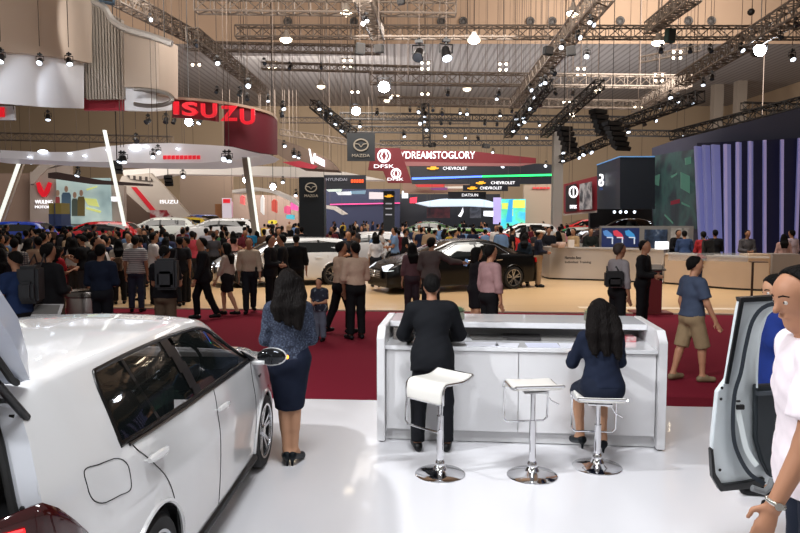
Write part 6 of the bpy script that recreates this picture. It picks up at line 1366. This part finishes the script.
# ---------------------------------------------------------------- visitors at middle distance
ST = dict(armL=((-.18, 0, -1), (-.02, .2, -1)), armR=((.18, 0, -1), (.02, .2, -1)))
WK = dict(armL=((-.15, .25, -1), (0, .5, -1)), armR=((.15, -.2, -1), (0, .1, -1)), legL=((0, -.25, -1), (0, -.45, -1)), legR=((0, .35, -1), (0, -.05, -1)))
PH = dict(armL=((-.12, .25, -1), (.35, 1, .35)), armR=((.12, .25, -1), (-.35, 1, .35)), head=(0, .35))
FR = dict(armL=((-.15, .1, -1), (.6, .9, -.1)), armR=((.15, .1, -1), (-.6, .9, -.1)))
PT = dict(armL=((-.2, .1, -1), (.1, .6, -.6)), armR=((.8, .6, -.55), (.8, .7, -.1)), lean=.08, head=(-.3, .0))
F_ = dict(sex='f', h=1.57)
PKEY = {}
def q_(name, *ds, **kw):
    d = {}
    for x in ds: d.update(x)
    d.update(kw); PKEY[name] = d
q_('m_stand', ST, h=1.68); q_('m_walk', WK, h=1.68); q_('m_phone', PH, h=1.66); q_('m_front', FR, h=1.68); q_('m_point', PT, h=1.70, hem=-.06, fat=1.05)
q_('m_tee', ST, h=1.68, sleeve='short', hem=-.06); q_('m_teewalk', WK, h=1.66, sleeve='short', hem=-.06); q_('m_teephone', PH, h=1.66, sleeve='short', hem=-.06)
q_('m_suit', FR, h=1.70, hem=-.15, toff=.02); q_('m_suitwalk', WK, h=1.70, hem=-.15, toff=.02); q_('kid', FR, h=1.07, hs=1.25, sleeve='short', hem=-.1, toff=.02, fat=1.12)
q_('f_skirtwalk', WK, F_, bottom='skirt', skirt=.8, hair='long', hairlen=.34, sleeve='long'); q_('f_skirt', FR, F_, bottom='skirt', skirt=.85, hair='long', hairlen=.14); q_('f_bun', ST, F_, bottom='skirt', skirt=.9, hair='bun', hairlen=.08)
q_('f_stand', ST, F_, hair='long', hairlen=.32); q_('f_phone', PH, F_, hair='long', hairlen=.3, sleeve='short', hem=-.08); q_('m_teecross', FR, h=1.67, sleeve='short', hem=-.06); q_('m_big', FR, h=1.74, hem=-.12, fat=1.12, toff=.025)
q_('m_leanc', FR, h=1.68, lean=.25, hem=-.1)
CHECK = stripes('check_shirt', (150, 142, 136), (60, 60, 66), 22, (0, 2), .3, .85); STRI = stripes('striped_shirt', (176, 172, 170), (84, 84, 92), 24, (2,), .35, .85); FLOR = mat('floral_navy', (24, 30, 44), .8, noise=.0)
FLOR = blobs('floral_print', [(20, 26, 40), (24, 30, 46), (26, 32, 50), (130, 140, 150)], 16, .85)
def at_head(u, vtop, h):                  # spot on the floor for a person of height h whose head top shows at (u, vtop)
    r = ray(u, vtop); t_ = (h - CAMH) / r.z; p = Vector((0, 0, CAMH)) + r * t_; return Vector((p.x, p.y, 0))
L90, R90, BK = PI / 2, -PI / 2, PI
MID = [ # pose, u, v_foot or None, v_top, top, bottom, facing, skin, label, extras
 ('kid', 320, 341, None, None, (92, 98, 112), -.5 + BK, 0, 'small boy in dark floral shirt and grey jeans behind the woman in lace top', dict(topm=FLOR)),
 ('m_walk', 341, 333, None, (188, 160, 138), TRB, R90 + .5, 1, 'man in tan shirt and black trousers, left of the two in tan shirts', {}),
 ('m_front', 356, 339, None, (186, 160, 140), TRB, .5, 1, 'man in tan shirt and black trousers, right of the two in tan shirts', {}),
 ('f_bun', 376, 287, None, (206, 202, 204), (30, 30, 36), .1, 2, 'woman in white blouse and dark skirt walking away left of the black sedan', {}),
 ('m_suit', 349, 292, None, (34, 34, 38), TRB, BK - .2, 0, 'man in dark suit facing the camera behind the men in tan shirts', {}),
 ('m_stand', 297, 305, None, BLK, TRB, .2, 1, 'man all in black standing before the white hatchback on the wood floor', {}),
 ('m_suit', 271, 312, None, (20, 20, 24), TRB, R90 - .2, 0, 'man in black suit, left of the pair in front of the displayed white hatchback', {}),
 ('m_suit', 283, 309, None, (22, 22, 26), TRB, L90, 0, 'man in black suit, right of the pair in front of the displayed white hatchback', {}),
 ('m_walk', 250, 313, None, (186, 166, 146), (30, 32, 38), BK + .25, 0, 'man in beige shirt with shoulder bag before the front wheel of the displayed white hatchback', {}),
 ('f_skirtwalk', 228, 315, None, (180, 160, 146), (24, 22, 26), R90 + 3.0, 2, 'woman in beige top and black skirt walking left of the man with shoulder bag', {}),
 ('m_suitwalk', 204, 319, None, (22, 22, 26), TRB, L90 + .4, 0, 'person in black suit walking left of the woman in beige top', {}),
 ('m_teephone', 164, None, 248, (20, 20, 24), (84, 70, 56), -.1, 1, 'man in black t-shirt and brown shorts seen from behind over the white car roof', {}),
 ('m_tee', 137, 312, None, None, (44, 50, 66), .1, 1, 'man in striped grey shirt and jeans right of the steel bin', dict(topm=STRI)),
 ('f_stand', 120, 304, None, (196, 184, 170), (26, 26, 30), .5, 2, 'woman in cream hooded jacket left of the man in striped shirt', {}),
 ('m_front', 100, None, 246, (24, 32, 50), (24, 26, 32), .1, 1, 'man in dark navy jacket standing behind the steel bin', {}),
 ('m_stand', 90, None, 233, (190, 176, 160), (24, 26, 34), .1, 1, 'man in cream vest with his back turned, above the steel bin', {}),
 ('m_big', 47, None, 246, (22, 22, 25), (24, 24, 27), -.4, 1, 'big man in black jacket behind the tilted sign plate', {}),
 ('m_teephone', 16, None, 254, (28, 44, 78), (20, 20, 24), L90 - .4, 0, 'man in blue t-shirt looking down at his phone at the left edge', {}),
 ('m_teecross', 14, None, 240, None, (30, 30, 34), .3, 1, 'person in black and white checked shirt near the left edge', dict(topm=CHECK)),
 ('f_stand', 0, None, 250, (26, 24, 28), (24, 24, 28), .2, 2, 'person in dark clothes cut off by the left edge', {}),
 ('m_stand', 38, None, 238, (170, 140, 116), (40, 36, 40), .6, 1, 'person in beige shirt behind the big man in black jacket', {}),
 ('f_stand', 28, None, 240, (92, 30, 44), (30, 28, 32), -.4, 2, 'woman in dark red top near the left edge', {}),
 ('f_phone', 70, None, 238, (40, 40, 56), (60, 30, 36), .3, 2, 'woman in dark blue top left of the man in cream vest', {}),
 ('m_teecross', 110, None, 231, (20, 20, 24), (34, 36, 44), BK, 0, 'man in black t-shirt facing the camera above the woman in cream jacket', {}),
 ('m_front', 129, None, 234, (206, 200, 196), (34, 34, 40), BK - .3, 0, 'man in white shirt facing the camera behind the striped shirt', {}),
 ('m_teecross', 144, None, 231, (20, 20, 24), (60, 60, 66), BK + .2, 0, 'man in black t-shirt facing the camera right of the striped shirt', {}),
 ('f_phone', 155, None, 236, (22, 22, 26), (50, 30, 30), .5, 2, 'woman in black top holding her arm up behind the man with brown shorts', {}),
 ('m_tee', 166, None, 233, (36, 40, 66), (30, 30, 36), .2, 1, 'person in dark blue top with blue hat right of the raised arm', {}),
 ('m_teewalk', 181, 306, None, (22, 22, 26), (20, 20, 24), .5, 1, 'man in black t-shirt and black trousers right of the brown shorts man', {}),
 ('m_teecross', 192, None, 232, (150, 50, 60), (40, 40, 46), .4, 0, 'person in red top left of the walking black suit', {}),
 ('m_stand', 206, None, 229, (176, 172, 184), (60, 62, 70), .1, 0, 'person in pale lilac shirt above the walking black suit', {}),
 ('f_stand', 233, None, 232.2, (196, 140, 130), (40, 36, 40), .3, 2, 'woman in pink top above the bonnet of the displayed white hatchback', {}),
 ('m_teecross', 250, None, 229, (40, 130, 180), (40, 36, 40), .2, 1, 'person in bright blue t-shirt above the man with shoulder bag', {}),
 ('m_point', 431, None, 239, (84, 74, 72), (26, 26, 30), -.25, 1, 'man in grey brown shirt pointing right behind the man in black suit', {}),
 ('f_stand', 412, None, 244, (96, 70, 74), (60, 50, 56), .3, 2, 'woman in mauve top left of the pointing man', {}),
 ('m_stand', 490, None, 247, (160, 126, 126), TRB, R90 + .5, 0, 'man in pink shirt and black trousers standing beyond the white desk', {}),
 ('f_skirt', 476, None, 249, (22, 20, 24), (20, 18, 22), R90 + .2, 2, 'woman in black dress left of the man in pink shirt', {}),
 ('m_stand', 619, None, 245, (128, 122, 124), TRB, R90 + .3, 3, 'nearly bald man in grey shirt with black shoulder bag beyond the desk', dict(hairm=mat('cropped_hair', (40, 28, 22), .7))),
 ('m_front', 644, None, 242, (20, 20, 22), TRB, BK + .9, 1, 'young man in black jacket holding a radio beside the red podium', {}),
 ('m_leanc', 676, None, 232, (22, 22, 26), TRB, BK + .2, 0, 'clerk in dark suit behind the counter below the white picture', {}),
 ('m_leanc', 684, 284, None, (44, 60, 92), (60, 66, 80), -.2, 1, 'person in blue denim jacket leaning on the counter', {}),
 ('m_leanc', 703, 287, None, (140, 34, 40), (30, 38, 60), -.2, 1, 'person in red shirt with black backpack leaning on the counter', {}),
 ('m_front', 716, None, 234, (24, 24, 28), TRB, -.1, 1, 'man in black jacket right of the black backpack', {}),
 ('m_front', 748, None, 234, (84, 80, 82), TRB, BK, 1, 'man in grey shirt behind the counter before the narrow fins', {}),
 ('f_stand', 785, None, 236, (190, 150, 140), (40, 36, 40), -.3, 2, 'woman in pale pink top at the far right behind the counter', {}),
 ('m_stand', 793, None, 234, (200, 180, 190), (40, 36, 40), .3, 0, 'man in pale pink shirt at the far right behind the counter', {}),
 ('m_front', 538, 287, None, (24, 28, 42), (150, 126, 100), R90, 1, 'man with white cap in navy shirt and khaki trousers by the silver counter', {}),
 ('f_stand', 524, 286, None, (40, 50, 60), (22, 22, 26), -.3, 2, 'woman in dark teal top behind the tail of the black sedan', {}),
 ('m_suit', 549, None, 228, (26, 26, 32), TRB, BK, 0, 'clerk in dark suit behind the left end of the silver counter', {}),
 ('m_front', 574, None, 231, (188, 156, 116), TRB, L90 + .6, 0, 'clerk in tan shirt behind the white box on the silver counter', {}),
 ('m_front', 591, None, 234, (30, 34, 32), TRB, BK, 0, 'clerk in dark shirt behind the silver counter, right of the tan shirt', {}),
]
PLACED = []
BEHIND = {'clerk in dark suit behind the counter'[:22] + '': 0}
BEHIND = {}
for _l in MID:
    for _k, _y in (('clerk in dark suit behind the counter', 22.9), ('man in black jacket right', 21.7), ('man in grey shirt behind', 21.2), ('woman in pale pink top at', 21.0), ('man in pale pink shirt at', 21.6), ('clerk in dark suit behind the left', 24.4), ('clerk in tan', 24.2), ('clerk in dark shirt', 24.1)):
        if _l[8].startswith(_k): BEHIND[_l[8]] = _y
for pk, u, vf, vt, top, bot, face, sk, lb, ex in MID:
    pose = PKEY[pk]; YY = BEHIND.get(lb); at = Vector((P(u, 215, YY).x, YY, 0)) if YY else G(u, vf) if vf else at_head(u, vt, pose.get('h', 1.7) * .985)
    person(pk, pose, 0, 0, lb, top=top or (40, 40, 40), bottom=bot, face=face, vox=.02 if at.y > 9 else .017, at=at, skin=sk, **ex); PLACED.append((at.x, at.y))
def bag(name, label, u, v, Y, d, m, rz=0):
    b = MB(); b.box((0, 0, 0), d); b.box((0, -d[1] * .55, -d[2] * .15), (d[0] * .7, d[1] * .4, d[2] * .5)); o = b.build(name, m, None, True, bevel=.04); o.location = P(u, v, Y); o.rotation_euler = (0, 0, rz); s_ = MB(); s_.tube([(-d[0] * .3, d[1] * .4, d[2] * .45), (-d[0] * .25, d[1] * 1.2, d[2] * .75), (-d[0] * .2, d[1] * 1.6, d[2] * .3)], .012, 5); s_.tube([(d[0] * .3, d[1] * .4, d[2] * .45), (d[0] * .25, d[1] * 1.2, d[2] * .75), (d[0] * .2, d[1] * 1.6, d[2] * .3)], .012, 5); s_.build('strap', m, o); return tag(o, label, 'bag')
BAG = mat('black_bag', (18, 18, 20), .6, bump=.2)
def hand_of(k, o, h):
    ms, zm, B, _ = HC[k]; v = rotz(B[h], o.rotation_euler.z); return (o.location.x + v[0], o.location.y + v[1], v[2] - zm)
def person_at(s): return [o for o in bpy.data.objects if o.get('label', '').startswith(s)][0]
pp = person_at('person in red shirt with black'); bag('backpack', 'black backpack on the back of the person in red shirt at the counter', 708, 248, pp.location.y - .12, (.34, .18, .46), BAG, .1)
pp = person_at('man in black t-shirt and brown'); bag('backpack', 'black backpack on the man in black t-shirt with brown shorts', 167, 274, pp.location.y - .24, (.34, .18, .48), mat('dark_bag', (26, 27, 32), .6))
pp = person_at('man in blue t-shirt looking'); bag('backpack', 'dark backpack of the man in blue t-shirt at the left edge', 31, 284, pp.location.y + .05, (.26, .34, .5), mat('dark_bag', (26, 27, 32), .6), .2)
pp = person_at('nearly bald'); bag('shoulder_bag', 'black shoulder bag of the nearly bald man in grey shirt', 614, 279, pp.location.y - .25, (.3, .12, .26), BAG)
pp = person_at('man in beige shirt with shoulder'); bag('shoulder_bag', 'black shoulder bag beside the man in beige shirt', 259, 272, pp.location.y - .02, (.2, .12, .24), BAG)
pp = person_at('woman in cream hooded'); bag('backpack', 'brown backpack on the woman in cream jacket', 117, 264, pp.location.y - .2, (.26, .14, .32), mat('brown_bag', (96, 76, 60), .6))
b = MB(); b.box((0, 0, 0), (.05, .03, .15)); b.cyl((.01, 0, .07), (.03, 0, .22), .006, n=6); o = b.build('walkie_talkie', BLACK); pp = person_at('young man in black'); o.location = hand_of('m_front', pp, 'handL'); tag(o, 'black hand radio held by the young man in black jacket', 'radio')
b = MB(); b.box((0, 0, 0), (.07, .01, .14)); o = b.build('mobile_phone', mat('phone_lit', (120, 150, 190), .2, emit=.6)); pp = person_at('man in grey brown shirt'); o.location = hand_of('m_point', pp, 'handR'); o.rotation_euler = (.2, .3, 0); tag(o, 'mobile phone in the outstretched hand of the pointing man', 'phone')
b = MB(); b.sphere((0, 0, 0), .1, 14, sc=(1, 1.1, .5)); b.cyl((0, .1, -.02), (0, .17, -.03), .06, .05, n=12); pp = person_at('man with white cap'); o = b.build('cap', mat('white_cap', (200, 196, 190), .7), None, 'all'); o.location = (pp.location.x + .02, pp.location.y, 1.66); o.rotation_euler = (0, 0, R90); tag(o, 'white cap on the man in navy shirt by the silver counter', 'cap')

# ---------------------------------------------------------------- the crowd
random.seed(11)
CK = ['m_stand', 'm_tee', 'm_teephone', 'm_walk', 'f_stand', 'f_phone', 'm_teecross', 'm_front', 'f_bun', 'm_teewalk']
TOPS = [('black', (20, 20, 24), 26), ('navy blue', (30, 38, 62), 12), ('dark grey', (56, 54, 58), 12), ('white', (206, 200, 196), 12), ('red', (160, 32, 40), 7), ('beige', (176, 150, 124), 8), ('light blue', (110, 140, 180), 6), ('maroon', (90, 30, 40), 6), ('green', (70, 120, 80), 4), ('yellow', (200, 170, 60), 3), ('brown', (92, 68, 54), 6), ('pink', (196, 130, 136), 3), ('teal', (30, 120, 120), 2)]
BOTS = [(20, 20, 24), (34, 40, 58), (60, 58, 60), (24, 26, 34), (96, 84, 70)]
tw = sum(t[2] for t in TOPS)
SLOTS = {}
cand = []
def free(x, y, d): return all((x - a) ** 2 + (y - c) ** 2 > d * d for a, c in PLACED)
def try_place(Y0, Y1, u0, u1, n, dmin):
    k = 0; tries = 0
    while k < n and tries < n * 60:
        tries += 1; Y = random.uniform(Y0, Y1); u = random.uniform(u0, u1); x = P(u, 215, Y).x
        if any(abs(x - cx) < r and abs(Y - cy) < (1.6 if r > 2.6 else 1.3) for cx, cy, r in CARB): continue
        if abs(x - P(311.5, 200, 27).x) < 1.0 and abs(Y - 27.4) < 1: continue
        if not free(x, Y, dmin): continue
        PLACED.append((x, Y)); cand.append((x, Y, u)); k += 1
try_place(13.4, 17, -10, 120, 9, .7); try_place(16.5, 22, -10, 188, 32, .7)
try_place(22.5, 30, -10, 400, 66, .75); try_place(24.5, 31, 400, 560, 26, .85)
try_place(31, 44, 40, 600, 66, 1.0); try_place(44, 60, 150, 620, 46, 1.3)
random.seed(5)
LAB = []
for x, Y, u in cand:
    r_ = random.uniform(0, tw); 
    for nm, col, wgt in TOPS:
        r_ -= wgt
        if r_ <= 0: break
    ck = random.choice(CK); bi = random.randrange(5); sk = random.choice((0, 0, 1, 1, 2))
    me = crowd_mesh(ck, PKEY[ck], .03 if Y < 24 else .04) if Y < 24 else crowd_mesh(ck + '_far', PKEY[ck], .045)
    o = bpy.data.objects.new('person', me); COL.objects.link(o); o.location = (x, Y, 0); o.rotation_euler = (0, 0, random.choice((0, .3, -.3, .6, PI, PI / 2, -PI / 2, -.8)) + random.uniform(-.3, .3)); s_ = random.uniform(.94, 1.04); o.scale = (s_, s_, s_)
    for i, m in enumerate((skinm(sk), fabric(col), fabric(BOTS[bi]), HAIRM, fabric((22, 22, 24)))):
        o.material_slots[i].link = 'OBJECT'; o.material_slots[i].material = m
    row = 'front rows' if Y < 22 else 'middle rows' if Y < 31 else 'far rows' if Y < 44 else 'farthest rows'
    wh = 'woman' if ck[0] == 'f' else 'man'
    LAB.append((o, wh, nm, row, u)); tag(o, 'x', 'person')
def zone(u):
    return 'far left' if u < 60 else 'below the video screen' if u < 125 else 'below the slanted booth' if u < 200 else 'near the grey post' if u < 295 else 'near the black tower' if u < 345 else 'below the navy booth' if u < 405 else 'beyond the black sedan' if u < 500 else 'beyond the silver counter'
gr = {}
for o, wh, nm, row, u in LAB: gr.setdefault((wh, nm, row, zone(u)), []).append((u, o))
for (wh, nm, row, zn), lst in gr.items():
    lst.sort(key=lambda a: a[0])
    for i, (u, o) in enumerate(lst):
        q = '' if len(lst) == 1 else ', ' + ORD[i] + ' from left'
        o['label'] = '%s in %s top in the %s %s%s' % (wh, nm, row, zn, q); o['group'] = 'crowd %s %s' % (row, zn)
